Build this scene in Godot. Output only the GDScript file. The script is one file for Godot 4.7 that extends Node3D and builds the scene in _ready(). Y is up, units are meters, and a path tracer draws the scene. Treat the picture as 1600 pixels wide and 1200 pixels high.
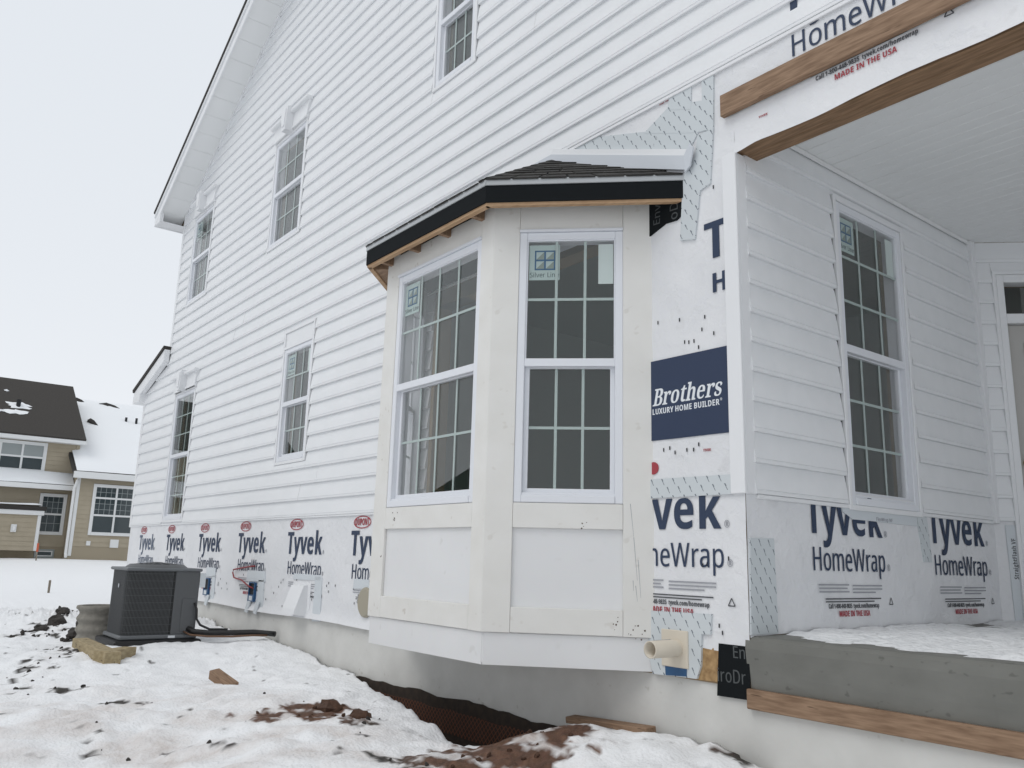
extends Node3D
# A white house under construction in snow: gable wall with vinyl siding, bay window, open porch, house wrap.
# World: x runs along the gable wall towards the porch, y up, z out of the wall. The wall is the plane z = 0.

const E_SID := 0.1727            # siding exposure
const Y_SID := 1.99              # bottom of the siding
const XC := -2.79                # porch corner
var M := {}
var off := {}
var rng := RandomNumberGenerator.new()
var bold: SystemFont
var serif: SystemFont
var sans: SystemFont
var house: Node3D

# ------------------------------------------------------------------ mesh helpers
class MB:
	var v := PackedVector3Array()
	var n := PackedVector3Array()
	var t := PackedVector2Array()
	var c := PackedColorArray()
	var col := Color(1, 1, 1)
	var xf := Transform3D.IDENTITY
	func tri(p: Vector3, q: Vector3, r: Vector3, up := Vector2.ZERO, uq := Vector2.ZERO, ur := Vector2.ZERO) -> void:
		var a := xf * p
		var b := xf * q
		var d := xf * r
		var m := (b - a).cross(d - a).normalized()
		for k in [[a, up], [d, ur], [b, uq]]:
			v.append(k[0]); n.append(m); t.append(k[1]); c.append(col)
	# corners counter-clockwise seen from outside
	func quad(p: Vector3, q: Vector3, r: Vector3, s: Vector3) -> void:
		var w := (q - p).length()
		var h := (s - p).length()
		tri(p, q, r, Vector2(0, 0), Vector2(w, 0), Vector2(w, h))
		tri(p, r, s, Vector2(0, 0), Vector2(w, h), Vector2(0, h))
	func face(pts: Array, centre: Vector3) -> void:
		var mid := Vector3.ZERO
		for p in pts: mid += p
		mid /= pts.size()
		var nn: Vector3 = (pts[1] - pts[0]).cross(pts[2] - pts[0])
		var o: Array = pts.duplicate()
		if nn.dot(mid - centre) < 0: o.reverse()
		if o.size() == 4: quad(o[0], o[1], o[2], o[3])
		else: tri(o[0], o[1], o[2])
	func box(lo: Vector3, hi: Vector3, b := 0.0) -> void:
		var cc := (lo + hi) * 0.5
		var h := (hi - lo) * 0.5
		h = h.abs()
		b = minf(b, minf(h.x, minf(h.y, h.z)) * 0.6)
		for ax in 3:
			var a1 := (ax + 1) % 3
			var a2 := (ax + 2) % 3
			for s in [-1.0, 1.0]:
				var q := []
				for k in [[-1, -1], [1, -1], [1, 1], [-1, 1]]:
					var p := Vector3.ZERO
					p[ax] = s * h[ax]; p[a1] = k[0] * (h[a1] - b); p[a2] = k[1] * (h[a2] - b)
					q.append(cc + p)
				face(q, cc)
		if b <= 0.0: return
		for ax in 3:
			var a1 := (ax + 1) % 3
			var a2 := (ax + 2) % 3
			for s1 in [-1.0, 1.0]:
				for s2 in [-1.0, 1.0]:
					var q := []
					for k in [[-1, 0], [1, 0], [1, 1], [-1, 1]]:
						var p := Vector3.ZERO
						p[ax] = k[0] * (h[ax] - b)
						p[a1] = s1 * (h[a1] - (b if k[1] == 0 else 0.0))
						p[a2] = s2 * (h[a2] - (0.0 if k[1] == 0 else b))
						q.append(cc + p)
					face(q, cc)
		for sx in [-1.0, 1.0]:
			for sy in [-1.0, 1.0]:
				for sz in [-1.0, 1.0]:
					face([cc + Vector3(sx * h.x, sy * (h.y - b), sz * (h.z - b)), cc + Vector3(sx * (h.x - b), sy * h.y, sz * (h.z - b)), cc + Vector3(sx * (h.x - b), sy * (h.y - b), sz * h.z)], cc)
	# flat outline (any simple polygon) in the plane o + u*x + w*y, thickened along nn from t0 to t1
	func prism(poly: Array, o: Vector3, u: Vector3, w: Vector3, t0: float, t1: float) -> void:
		var nn := u.cross(w).normalized()
		var pp := PackedVector2Array(poly)
		if Geometry2D.is_polygon_clockwise(pp): pp.reverse()
		var ix := Geometry2D.triangulate_polygon(pp)
		for k in range(0, ix.size(), 3):
			var a := pp[ix[k]]
			var b := pp[ix[k + 1]]
			var d := pp[ix[k + 2]]
			if (b - a).cross(d - a) < 0:
				var e := b
				b = d; d = e
			var q := [a, b, d]
			tri(o + u * a.x + w * a.y + nn * t1, o + u * b.x + w * b.y + nn * t1, o + u * d.x + w * d.y + nn * t1, a, b, d)
			tri(o + u * a.x + w * a.y + nn * t0, o + u * d.x + w * d.y + nn * t0, o + u * b.x + w * b.y + nn * t0, a, d, b)
		for k in pp.size():
			var a := pp[k]
			var b := pp[(k + 1) % pp.size()]
			quad(o + u * a.x + w * a.y + nn * t0, o + u * b.x + w * b.y + nn * t0, o + u * b.x + w * b.y + nn * t1, o + u * a.x + w * a.y + nn * t1)
	func tube(path: Array, r: float, seg := 8, caps := true) -> void:
		var rings := []
		var side := Vector3.UP
		for k in path.size():
			var d: Vector3 = (path[mini(k + 1, path.size() - 1)] - path[maxi(k - 1, 0)]).normalized()
			if absf(d.dot(side)) > 0.95: side = Vector3.RIGHT if absf(d.x) < 0.9 else Vector3.BACK
			var a := d.cross(side).normalized()
			var b := d.cross(a).normalized()
			side = -b if false else side
			var ring := []
			for j in seg:
				var ang := TAU * j / seg
				ring.append(path[k] + (a * cos(ang) + b * sin(ang)) * r)
			rings.append(ring)
		for k in path.size() - 1:
			var mid: Vector3 = (path[k] + path[k + 1]) * 0.5
			for j in seg:
				var j2 := (j + 1) % seg
				face([rings[k][j], rings[k][j2], rings[k + 1][j2], rings[k + 1][j]], mid)
		if caps:
			for e in [0, path.size() - 1]:
				var inside: Vector3 = path[1] if e == 0 else path[path.size() - 2]
				for j in range(1, seg - 1):
					face([rings[e][0], rings[e][j], rings[e][j + 1]], inside)
	# ring of radii/heights turned about the y axis at o: points [r, y]
	func lathe(pts: Array, o: Vector3, seg := 24) -> void:
		for k in pts.size() - 1:
			for j in seg:
				var a0 := TAU * j / seg
				var a1 := TAU * (j + 1) / seg
				var p0 := o + Vector3(pts[k][0] * cos(a0), pts[k][1], pts[k][0] * sin(a0))
				var p1 := o + Vector3(pts[k][0] * cos(a1), pts[k][1], pts[k][0] * sin(a1))
				var q0 := o + Vector3(pts[k + 1][0] * cos(a0), pts[k + 1][1], pts[k + 1][0] * sin(a0))
				var q1 := o + Vector3(pts[k + 1][0] * cos(a1), pts[k + 1][1], pts[k + 1][0] * sin(a1))
				if pts[k][0] < 1e-5: tri(p0, q0, q1)
				elif pts[k + 1][0] < 1e-5: tri(p0, q0, p1)
				else: quad(p0, q0, q1, p1)
	func mesh(smooth := false) -> ArrayMesh:
		if smooth:
			var acc := {}
			for k in v.size():
				var key := Vector3i((v[k] * 4000.0).round())
				acc[key] = acc.get(key, Vector3.ZERO) + n[k]
			for k in v.size():
				n[k] = (acc[Vector3i((v[k] * 4000.0).round())] as Vector3).normalized()
		var a := []
		a.resize(Mesh.ARRAY_MAX)
		a[Mesh.ARRAY_VERTEX] = v; a[Mesh.ARRAY_NORMAL] = n; a[Mesh.ARRAY_TEX_UV] = t; a[Mesh.ARRAY_COLOR] = c
		var m := ArrayMesh.new()
		m.add_surface_from_arrays(Mesh.PRIMITIVE_TRIANGLES, a)
		return m

# ------------------------------------------------------------------ scene helpers
func thing(nm: String, label: String, category: String, at := Vector3.ZERO, group := "", kind := "") -> Node3D:
	var o := Node3D.new()
	o.name = numbered(nm)
	add_child(o)
	o.position = at
	o.set_meta("label", label)
	if category != "": o.set_meta("category", category)
	if group != "": o.set_meta("group", group)
	if kind != "": o.set_meta("kind", kind)
	off[o] = at
	return o

var taken := {}
func numbered(nm: String) -> String:
	taken[nm] = taken.get(nm, -1) + 1
	return nm if taken[nm] == 0 else "%s_%03d" % [nm, taken[nm]]

# parts are drawn in world coordinates: the instance undoes its thing's place
func put(parent: Node3D, nm: String, mb, m: Material, label := "", smooth := false) -> MeshInstance3D:
	var o := MeshInstance3D.new()
	o.name = nm
	o.mesh = mb.mesh(smooth) if mb is MB else mb
	o.material_override = m
	parent.add_child(o, true)
	if off.has(parent): o.position = -off[parent]
	if label != "": o.set_meta("label", label)
	return o

func lone(nm: String, mb, m: Material, label: String, category: String, at: Vector3, group := "", kind := "", smooth := false) -> MeshInstance3D:
	var o := MeshInstance3D.new()
	o.name = numbered(nm)
	o.mesh = mb.mesh(smooth) if mb is MB else mb
	o.material_override = m
	add_child(o)
	o.position = at
	o.set_meta("label", label)
	if category != "": o.set_meta("category", category)
	if group != "": o.set_meta("group", group)
	if kind != "": o.set_meta("kind", kind)
	return o

func lin(r: float, g: float, b: float) -> Color:
	return Color(r, g, b).linear_to_srgb()

func mat(key: String, c: Color, rough := 0.7, metal := 0.0, spec := 0.5) -> StandardMaterial3D:
	var m := StandardMaterial3D.new()
	m.albedo_color = c
	m.roughness = rough
	m.metallic = metal
	m.metallic_specular = spec
	M[key] = m
	return m

func noise_img(sd: int, freq: float, oct := 4, size := 256, kind := FastNoiseLite.TYPE_SIMPLEX_SMOOTH) -> Image:
	var f := FastNoiseLite.new()
	f.seed = sd
	f.noise_type = kind
	f.frequency = freq
	f.fractal_octaves = oct
	return f.get_seamless_image(size, size, false, false, 0.15, true)

# colour texture: linear colours a..b by noise, with optional specks of colour s where a second noise is high
func color_tex(a: Color, b: Color, sd: int, freq: float, size := 256, s := Color(0, 0, 0, 0), sfreq := 0.05, level := 0.8, pw := 1.0, oct := 4) -> ImageTexture:
	var im := noise_img(sd, freq, oct, size)
	var i2 := noise_img(sd + 31, sfreq, 3, size) if s.a > 0 else null
	var out := PackedByteArray()
	out.resize(size * size * 3)
	for y in size:
		for x in size:
			var k := pow(im.get_pixel(x, y).r, pw)
			var c := a.lerp(b, k)
			if i2 != null:
				var w := smoothstep(level, minf(level + 0.12, 1.0), i2.get_pixel(x, y).r) * s.a
				c = c.lerp(Color(s.r, s.g, s.b), w)
			c = c.linear_to_srgb()
			var at := (y * size + x) * 3
			out[at] = int(clampf(c.r, 0, 1) * 255); out[at + 1] = int(clampf(c.g, 0, 1) * 255); out[at + 2] = int(clampf(c.b, 0, 1) * 255)
	var img := Image.create_from_data(size, size, false, Image.FORMAT_RGB8, out)
	return ImageTexture.create_from_image(img)

func tri_mat(key: String, tex: Texture2D, scale: Vector3, rough := 0.8, world := true, bump: Texture2D = null, bump_cm := 0.0) -> StandardMaterial3D:
	var m := mat(key, Color(1, 1, 1), rough)
	m.albedo_texture = tex
	m.uv1_triplanar = true
	m.uv1_world_triplanar = world
	m.uv1_scale = scale
	if bump != null:
		m.heightmap_enabled = true
		m.heightmap_texture = bump
		m.heightmap_scale = bump_cm
	return m

func make_materials() -> void:
	var n1 := ImageTexture.create_from_image(noise_img(5, 0.03, 5, 256))
	var fr := FastNoiseLite.new()
	fr.seed = 9; fr.frequency = .0075; fr.fractal_type = FastNoiseLite.FRACTAL_RIDGED; fr.fractal_octaves = 3; fr.fractal_lacunarity = 2.3; fr.domain_warp_enabled = true; fr.domain_warp_amplitude = 35.0
	var n2 := ImageTexture.create_from_image(fr.get_seamless_image(512, 512, false, false, .15, true))
	var v := tri_mat("vinyl", color_tex(Color(.77, .785, .80), Color(.82, .83, .845), 3, 0.02, 256), Vector3(.35, .9, .9), 0.42)
	v.metallic_specular = 0.4
	mat("vinyl_trim", lin(.79, .80, .815), 0.4)
	mat("window_white", lin(.75, .77, .81), 0.35)
	tri_mat("bay_trim", color_tex(Color(.715, .705, .67), Color(.78, .775, .75), 11, 0.008, 512, Color(.50, .46, .40, .55), 0.022, .84), Vector3(.7, .7, .7), 0.55)
	tri_mat("bay_panel", color_tex(Color(.725, .73, .735), Color(.765, .77, .775), 12, 0.012, 256, Color(.56, .56, .54, .4), 0.03, .86), Vector3(.6, .6, .6), 0.5)
	tri_mat("wrap", color_tex(Color(.72, .73, .75), Color(.785, .79, .805), 21, 0.010, 512, Color(.62, .62, .63, .35), 0.016, .80), Vector3(.42, .42, .42), 0.5, true, n2, 1.1)
	mat("navy", lin(.022, .040, .085), 0.6)
	mat("navy_faded", lin(.10, .13, .19), 0.6)
	mat("red_ink", lin(.36, .045, .06), 0.6)
	mat("pale_red_ink", lin(.50, .16, .16), 0.6)
	mat("grey_ink", lin(.32, .33, .36), 0.6)
	mat("black_ink", lin(.07, .075, .085), 0.6)
	mat("white_ink", lin(.76, .79, .82), 0.6)
	mat("banner", lin(.020, .036, .082), 0.55)
	# flashing tape: grey-white with slanted dashes
	var im := Image.create(128, 128, false, Image.FORMAT_RGB8)
	im.fill(lin(.60, .64, .665))
	for q in [[6, 58], [70, 122]]:
		for k in 48:
			var w := 13 if k < 20 else 7
			for j in w:
				im.set_pixel(posmod(q[0] + int(k * .66) + j, 128), posmod(q[1] - k, 128), lin(.14, .165, .19))
	var tp := mat("tape", Color(1, 1, 1), 0.45)
	tp.albedo_texture = ImageTexture.create_from_image(im)
	tp.uv1_scale = Vector3(12, 10, 1)
	mat("tape_plain", lin(.62, .66, .69), 0.45)
	tri_mat("foundation", color_tex(Color(.58, .575, .55), Color(.67, .665, .64), 31, 0.010, 512, Color(.44, .42, .38, .6), 0.03, .82), Vector3(.55, .55, .55), 0.9, true, n1, 0.35)
	tri_mat("slab", color_tex(Color(.150, .151, .137), Color(.195, .196, .180), 33, 0.009, 512, Color(.06, .06, .053, .5), 0.03, .80), Vector3(.6, .9, .6), 0.75, true, n1, 0.3)
	tri_mat("concrete_ring", color_tex(Color(.16, .15, .13), Color(.30, .285, .25), 35, 0.03, 256), Vector3(2, 2, 2), 0.9)
	# lumber: grain runs along local x
	var g := color_tex(Color(.17, .10, .058), Color(.34, .225, .145), 41, 0.02, 512, Color(.075, .04, .02, .9), 0.014, .86)
	tri_mat("lumber", g, Vector3(.45, 4.0, 4.0), 0.75, false)
	tri_mat("lumber_dark", color_tex(Color(.15, .088, .045), Color(.30, .185, .105), 43, 0.02, 512, Color(.04, .02, .01, .9), 0.014, .84), Vector3(.4, 3.5, 3.5), 0.8, false)
	tri_mat("lumber_fresh", color_tex(Color(.36, .22, .12), Color(.52, .35, .21), 45, 0.02, 256), Vector3(.5, 4.0, 4.0), 0.7, false)
	tri_mat("timber", color_tex(Color(.26, .20, .11), Color(.44, .36, .22), 47, 0.03, 256, Color(.12, .09, .05, .8), 0.03, .75), Vector3(.8, 3.0, 3.0), 0.8, false)
	tri_mat("osb", color_tex(Color(.24, .14, .06), Color(.50, .33, .16), 49, 0.04, 256), Vector3(2, 2, 2), 0.8)
	mat("membrane", lin(.008, .010, .0115), 0.75, 0.0, 0.25)
	mat("membrane_text", lin(.07, .078, .08), 0.5)
	tri_mat("drain_board", color_tex(Color(.022, .016, .012), Color(.05, .034, .024), 51, 0.03, 256), Vector3(2, 2, 2), 0.9)
	# rust-orange drainage net: diamond pattern
	var dn := Image.create(64, 64, false, Image.FORMAT_RGB8)
	for y in 64:
		for x in 64:
			var d := minf(absf(float(posmod(x + y, 64)) - 32.0), absf(float(posmod(x - y, 64)) - 32.0))
			dn.set_pixel(x, y, lin(.16, .055, .025) if d < 7.0 else lin(.028, .015, .010))
	var dm := mat("drain_net", Color(1, 1, 1), 0.8)
	dm.albedo_texture = ImageTexture.create_from_image(dn)
	dm.uv1_scale = Vector3(22, 22, 1)
	for k in 4:
		var c := [.024, .034, .044, .030][k] as float
		tri_mat("shingle%d" % k, color_tex(Color(c * .7, c * .68, c * .64), Color(c * 1.6, c * 1.5, c * 1.38), 60 + k, 0.12, 128), Vector3(3, 3, 3), 0.95)
	mat("drip_metal", lin(.46, .48, .49), 0.4, 0.3)
	mat("flashing", lin(.62, .65, .69), 0.35, 0.2)
	mat("soffit", lin(.80, .81, .81), 0.5)
	mat("gap_dark", lin(.02, .022, .025), 0.8)
	mat("interior", lin(.30, .30, .285), 0.9)
	mat("sheathing", lin(.26, .19, .115), 0.9)
	mat("interior_floor", lin(.26, .19, .115), 0.9)
	mat("muntin", lin(.42, .50, .48), 0.5)
	mat("paper_label", lin(.42, .52, .50), 0.7)
	mat("label_white", lin(.60, .68, .66), 0.7)
	mat("label_blue", lin(.035, .12, .24), 0.7)
	mat("label_ink", lin(.06, .085, .09), 0.7)
	mat("label_shade", lin(.24, .29, .25), 0.7)
	var gl := mat("glass", Color(.18, .42, .37, .035), 0.0)
	gl.transparency = BaseMaterial3D.TRANSPARENCY_ALPHA
	mat("door_paint", lin(.45, .44, .42), 0.45)
	mat("brass", lin(.62, .44, .16), 0.25, 1.0)
	tri_mat("tan", color_tex(Color(.37, .32, .235), Color(.415, .36, .27), 71, 0.02, 256), Vector3(.4, .4, .4), 0.6)
	mat("tan_base", lin(.35, .30, .22), 0.8)
	mat("tan_trim", lin(.76, .77, .77), 0.5)
	mat("roof_dark", lin(.040, .037, .034), 0.95)
	tri_mat("roof_shingled", color_tex(Color(.034, .031, .028), Color(.062, .056, .050), 75, 0.08, 256), Vector3(.7, .7, .7), 0.95)
	var sn := mat("snow_plain", lin(.86, .88, .90), 0.8)
	sn.subsurf_scatter_enabled = false
	mat("far_glass", lin(.045, .06, .065), 0.05)
	mat("far_blind", lin(.30, .33, .33), 0.6)
	mat("ac_metal", lin(.10, .105, .11), 0.5, 0.1)
	mat("ac_light", lin(.15, .16, .17), 0.45, 0.2)
	mat("ac_coil", lin(.022, .024, .024), 0.6)
	mat("black_rubber", lin(.012, .012, .013), 0.55)
	mat("copper", lin(.16, .09, .055), 0.6, 0.3)
	mat("badge", lin(.45, .47, .5), 0.3, 0.8)
	mat("blue_box", lin(.02, .085, .20), 0.45)
	mat("wire_red", lin(.25, .025, .03), 0.5)
	mat("pvc", lin(.66, .60, .50), 0.4)
	mat("tan_disc", lin(.36, .33, .26), 0.6)
	mat("stake_orange", lin(.55, .12, .06), 0.7)
	mat("stake_wood", lin(.22, .19, .15), 0.85)
	mat("flag_red", lin(.38, .12, .09), 0.8)
	tri_mat("soil", color_tex(Color(.035, .018, .011), Color(.12, .062, .038), 81, 0.05, 256), Vector3(2.5, 2.5, 2.5), 0.95)
	tri_mat("soil_grey", color_tex(Color(.018, .016, .015), Color(.07, .062, .055), 83, 0.05, 256), Vector3(2.5, 2.5, 2.5), 0.95)
	var gm := mat("ground", Color(1, 1, 1), 0.9)
	gm.vertex_color_use_as_albedo = true
	gm.uv1_triplanar = true
	gm.uv1_world_triplanar = true
	gm.uv1_scale = Vector3(2.6, 2.6, 2.6)
	gm.heightmap_enabled = true
	gm.heightmap_texture = ImageTexture.create_from_image(noise_img(91, 0.05, 5, 256))
	gm.heightmap_scale = 0.7
	var sm := tri_mat("snow_layer", color_tex(Color(.74, .755, .77), Color(.88, .89, .90), 93, 0.02, 256, Color(.5, .51, .52, .6), 0.03, .74), Vector3(1.3, 1.3, 1.3), 0.85, true, gm.heightmap_texture, 1.5)
	sm.metallic_specular = 0.3

# ------------------------------------------------------------------ lettering
# text whose baseline starts at 'at', running along u on a face with normal nn; width > 0 stretches it to that width
func letters(parent: Node3D, txt: String, at: Vector3, u: Vector3, nn: Vector3, cap: float, width: float, m: Material, font: Font = null, nm := "lettering", slant := 0.0) -> void:
	var f: Font = font if font != null else bold
	var mk := func(s: String) -> TextMesh:
		var tm := TextMesh.new()
		tm.font = f
		tm.font_size = 48
		tm.pixel_size = cap / (0.714 * 48.0)
		tm.depth = 0.0012
		tm.curve_step = 1.0
		tm.horizontal_alignment = HORIZONTAL_ALIGNMENT_LEFT
		tm.text = s
		return tm
	var ref: TextMesh = mk.call("H")
	var base := ref.get_aabb().position.y
	var tm: TextMesh = mk.call(txt)
	var bb := tm.get_aabb()
	var sx := width / bb.size.x if width > 0 else 1.0
	var o := MeshInstance3D.new()
	o.name = nm
	o.mesh = tm
	o.material_override = m
	parent.add_child(o, true)
	var up := nn.cross(u).normalized()
	var b := Basis(u * sx, up + u * slant, nn)
	o.transform = Transform3D(b, at - b * Vector3(bb.position.x, base, 0) + (-off[parent] if off.has(parent) else Vector3.ZERO))

# the printed block of the wrap: brand word, product word, small print, phone line, origin line
func wrap_print(parent: Node3D, x: float, y: float, o: Vector3, u: Vector3, nn: Vector3, oval := true, small := true, top := true, tone := "navy") -> void:
	var p := func(a: float, b: float) -> Vector3: return o + u * a + Vector3.UP * b + nn * 0.0105
	if top: letters(parent, "Tyvek", p.call(x, y), u, nn, 0.225, 0.845, M[tone], bold, "brand_lettering")
	if top: letters(parent, "®", p.call(x + 0.865, y + .005), u, nn, 0.04, 0.035, M.grey_ink, sans, "mark")
	letters(parent, "HomeWrap", p.call(x + 0.055, y - 0.212), u, nn, 0.135, 0.80, M[tone], sans, "product_lettering")
	letters(parent, "®", p.call(x + 0.88, y - .205), u, nn, 0.04, 0.035, M.grey_ink, sans, "mark")
	if oval:
		var mb := MB.new()
		var c: Vector3 = p.call(x + 0.20, y + 0.308)
		var ring := []
		for k in 20: ring.append(Vector2(cos(TAU * k / 20) * .17, sin(TAU * k / 20) * .058))
		var inner := []
		for k in 20:
			var a := TAU * k / 20
			var b := TAU * (k + 1) / 20
			mb.quad(c + u * cos(a) * .17 + Vector3.UP * sin(a) * .06, c + u * cos(b) * .17 + Vector3.UP * sin(b) * .06, c + u * cos(b) * .155 + Vector3.UP * sin(b) * .05, c + u * cos(a) * .155 + Vector3.UP * sin(a) * .05)
		put(parent, "oval_mark", mb, M.red_ink)
		letters(parent, "DUPONT", p.call(x + 0.065, y + 0.279), u, nn, 0.062, 0.27, M.red_ink, bold, "oval_lettering")
	if small:
		var mb := MB.new()
		for k in [[.10, .42, .292], [.46, .80, .296], [.10, .40, .312], [.46, .80, .316], [.10, .42, .332], [.46, .72, .336]]:
			var a: Vector3 = p.call(x + k[0], y - k[2] - .004)
			mb.quad(a, a + u * (k[1] - k[0]), a + u * (k[1] - k[0]) + Vector3.UP * .008, a + Vector3.UP * .008)
		put(parent, "small_print", mb, M.grey_ink)
		mb = MB.new()
		for k in [[.16, .78, .372], [.16, .70, .388]]:
			var a: Vector3 = p.call(x + k[0], y - k[2] - .004)
			mb.quad(a, a + u * (k[1] - k[0]), a + u * (k[1] - k[0]) + Vector3.UP * .007, a + Vector3.UP * .007)
		put(parent, "small_print", mb, M.black_ink)
		letters(parent, "Call 1-800-448-9835  tyvek.com/homewrap", p.call(x + .19, y - .427), u, nn, 0.026, 0.56, M.black_ink, bold, "phone_lettering")
		letters(parent, "MADE IN THE USA", p.call(x + .30, y - .474), u, nn, 0.032, 0.34, M.red_ink, bold, "origin_lettering")
		mb = MB.new()
		var t0: Vector3 = p.call(x + .90, y - .41)
		for e in [[Vector2(-.022, 0), Vector2(.022, 0)], [Vector2(.022, 0), Vector2(0, .04)], [Vector2(0, .04), Vector2(-.022, 0)]]:
			var a: Vector2 = e[0]
			var b: Vector2 = e[1]
			var d := (b - a).normalized().orthogonal() * .003
			mb.face([t0 + u * (a.x - d.x) + Vector3.UP * (a.y - d.y), t0 + u * (b.x - d.x) + Vector3.UP * (b.y - d.y), t0 + u * (b.x + d.x) + Vector3.UP * (b.y + d.y), t0 + u * (a.x + d.x) + Vector3.UP * (a.y + d.y)], t0 - nn)
		put(parent, "recycling_mark", mb, M.black_ink)

# ------------------------------------------------------------------ siding
func sid_z(r: float) -> float:
	return lerpf(.0245, .0030, clampf((r - .02) / (E_SID - .02), 0, 1))

func plank(parent: Node3D, o: Vector3, u: Vector3, nn: Vector3, a: float, b: float, yb: float, lo: float, hi: float, cut: Callable, m: Material) -> void:
	if b - a < 0.012 or hi - lo < 0.006: return
	if b - a > 3.9 and hi - lo > E_SID - .01 and yb < 8.0:
		var s := clampf(a + fmod(absf(yb) * 7.3 + rng.randf() * 1.2, b - a), a + .6, b - .6)
		plank_piece(parent, o, u, nn, a, s, yb, lo, hi, cut, m)
		plank_piece(parent, o, u, nn, s + .0012, b, yb, lo, hi, keep_x, m)
		return
	plank_piece(parent, o, u, nn, a, b, yb, lo, hi, cut, m)

func plank_piece(parent: Node3D, o: Vector3, u: Vector3, nn: Vector3, a: float, b: float, yb: float, lo: float, hi: float, cut: Callable, m: Material) -> void:
	var pr := []
	var j := rng.randf_range(-.0011, .0011)
	if lo <= yb + .001:
		pr = [[0.0, .001], [0.0, .0230], [.003, .0248], [.019, .0252], [.0205, .0210], [.0240, .0210], [.0255, .0245]]
	else:
		pr = [[lo - yb, .001], [lo - yb, sid_z(lo - yb)]]
	var top := hi - yb
	var keep := []
	for p in pr:
		if p[0] < top - .002: keep.append(p)
	keep.append([top, sid_z(top) + (0.0 if hi < yb + E_SID - .001 else 0.0)])
	var mb := MB.new()
	var up := Vector3.UP
	for k in keep.size() - 1:
		var p = keep[k]
		var q = keep[k + 1]
		var pa := cut.call(yb + p[0], a) as float
		var qa := cut.call(yb + q[0], a) as float
		var P: Vector3 = o + up * (yb + p[0]) + nn * (p[1] + j)
		var Q: Vector3 = o + up * (yb + q[0]) + nn * (q[1] + j)
		mb.quad(P + u * pa, P + u * b, Q + u * b, Q + u * pa)
	# closed ends so that the plank has thickness
	for e in [0, 1]:
		for k in range(1, keep.size() - 1):
			var p = keep[k]
			var q = keep[k + 1]
			var xa: float = b if e == 1 else cut.call(yb + p[0], a)
			var xb: float = b if e == 1 else cut.call(yb + q[0], a)
			var P: Vector3 = o + up * (yb + p[0])
			var Q: Vector3 = o + up * (yb + q[0])
			if e == 1: mb.quad(P + u * xa + nn * p[1], P + u * xa, Q + u * xb, Q + u * xb + nn * q[1])
			else: mb.quad(P + u * xa, P + u * xa + nn * p[1], Q + u * xb + nn * q[1], Q + u * xb)
	put(parent, "siding_plank", mb, m)

func siding(parent: Node3D, o: Vector3, u: Vector3, nn: Vector3, span: Callable, y0: float, y1: float, holes: Array, cut: Callable, m: Material) -> void:
	var k := 0
	while true:
		var yb := Y_SID + k * E_SID
		k += 1
		if yb > y1: break
		if yb < y0 - .01: continue
		var yt := minf(yb + E_SID, y1)
		var s: Vector2 = span.call(yb)
		if s.y - s.x < .02: continue
		var hs := []
		for h in holes:
			if h[2] < yt - .004 and h[3] > yb + .004 and h[0] < s.y and h[1] > s.x: hs.append(h)
		hs.sort_custom(func(p, q): return p[0] < q[0])
		var x := s.x
		var first := true
		for h in hs:
			plank(parent, o, u, nn, x, h[0], yb, yb, yt, cut if first else keep_x, m)
			first = false
			var a := maxf(h[0], s.x) + .001
			var b := minf(h[1], s.y) - .001
			if h[2] > yb + .02: plank(parent, o, u, nn, a, b, yb, yb, h[2], keep_x, m)
			if h[3] < yt - .02: plank(parent, o, u, nn, a, b, yb, h[3], yt, keep_x, m)
			x = h[1]
		plank(parent, o, u, nn, x, s.y, yb, yb, yt, cut if first else keep_x, m)

func keep_x(_y: float, a: float) -> float: return a

# wall of given thickness with rectangular openings: boxes between the openings, joined into one mesh
func wall_mesh(x0: float, x1: float, y0: float, y1: float, holes: Array, o: Vector3, u: Vector3, nn: Vector3, t: float) -> MB:
	var mb := MB.new()
	mb.xf = Transform3D(Basis(u, Vector3.UP, nn), o)
	var xs := [x0, x1]
	for h in holes: xs.append_array([h[0], h[1]])
	xs.sort()
	for k in xs.size() - 1:
		if xs[k + 1] - xs[k] < .001: continue
		var mid: float = (xs[k] + xs[k + 1]) * .5
		if mid < x0 or mid > x1: continue
		var cuts := []
		for h in holes:
			if h[0] < mid and h[1] > mid: cuts.append(h)
		cuts.sort_custom(func(p, q): return p[2] < q[2])
		var y := y0
		for h in cuts:
			if h[2] > y: mb.box(Vector3(xs[k], y, -t), Vector3(xs[k + 1], h[2], 0))
			y = h[3]
		if y < y1: mb.box(Vector3(xs[k], y, -t), Vector3(xs[k + 1], y1, 0))
	return mb

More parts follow.
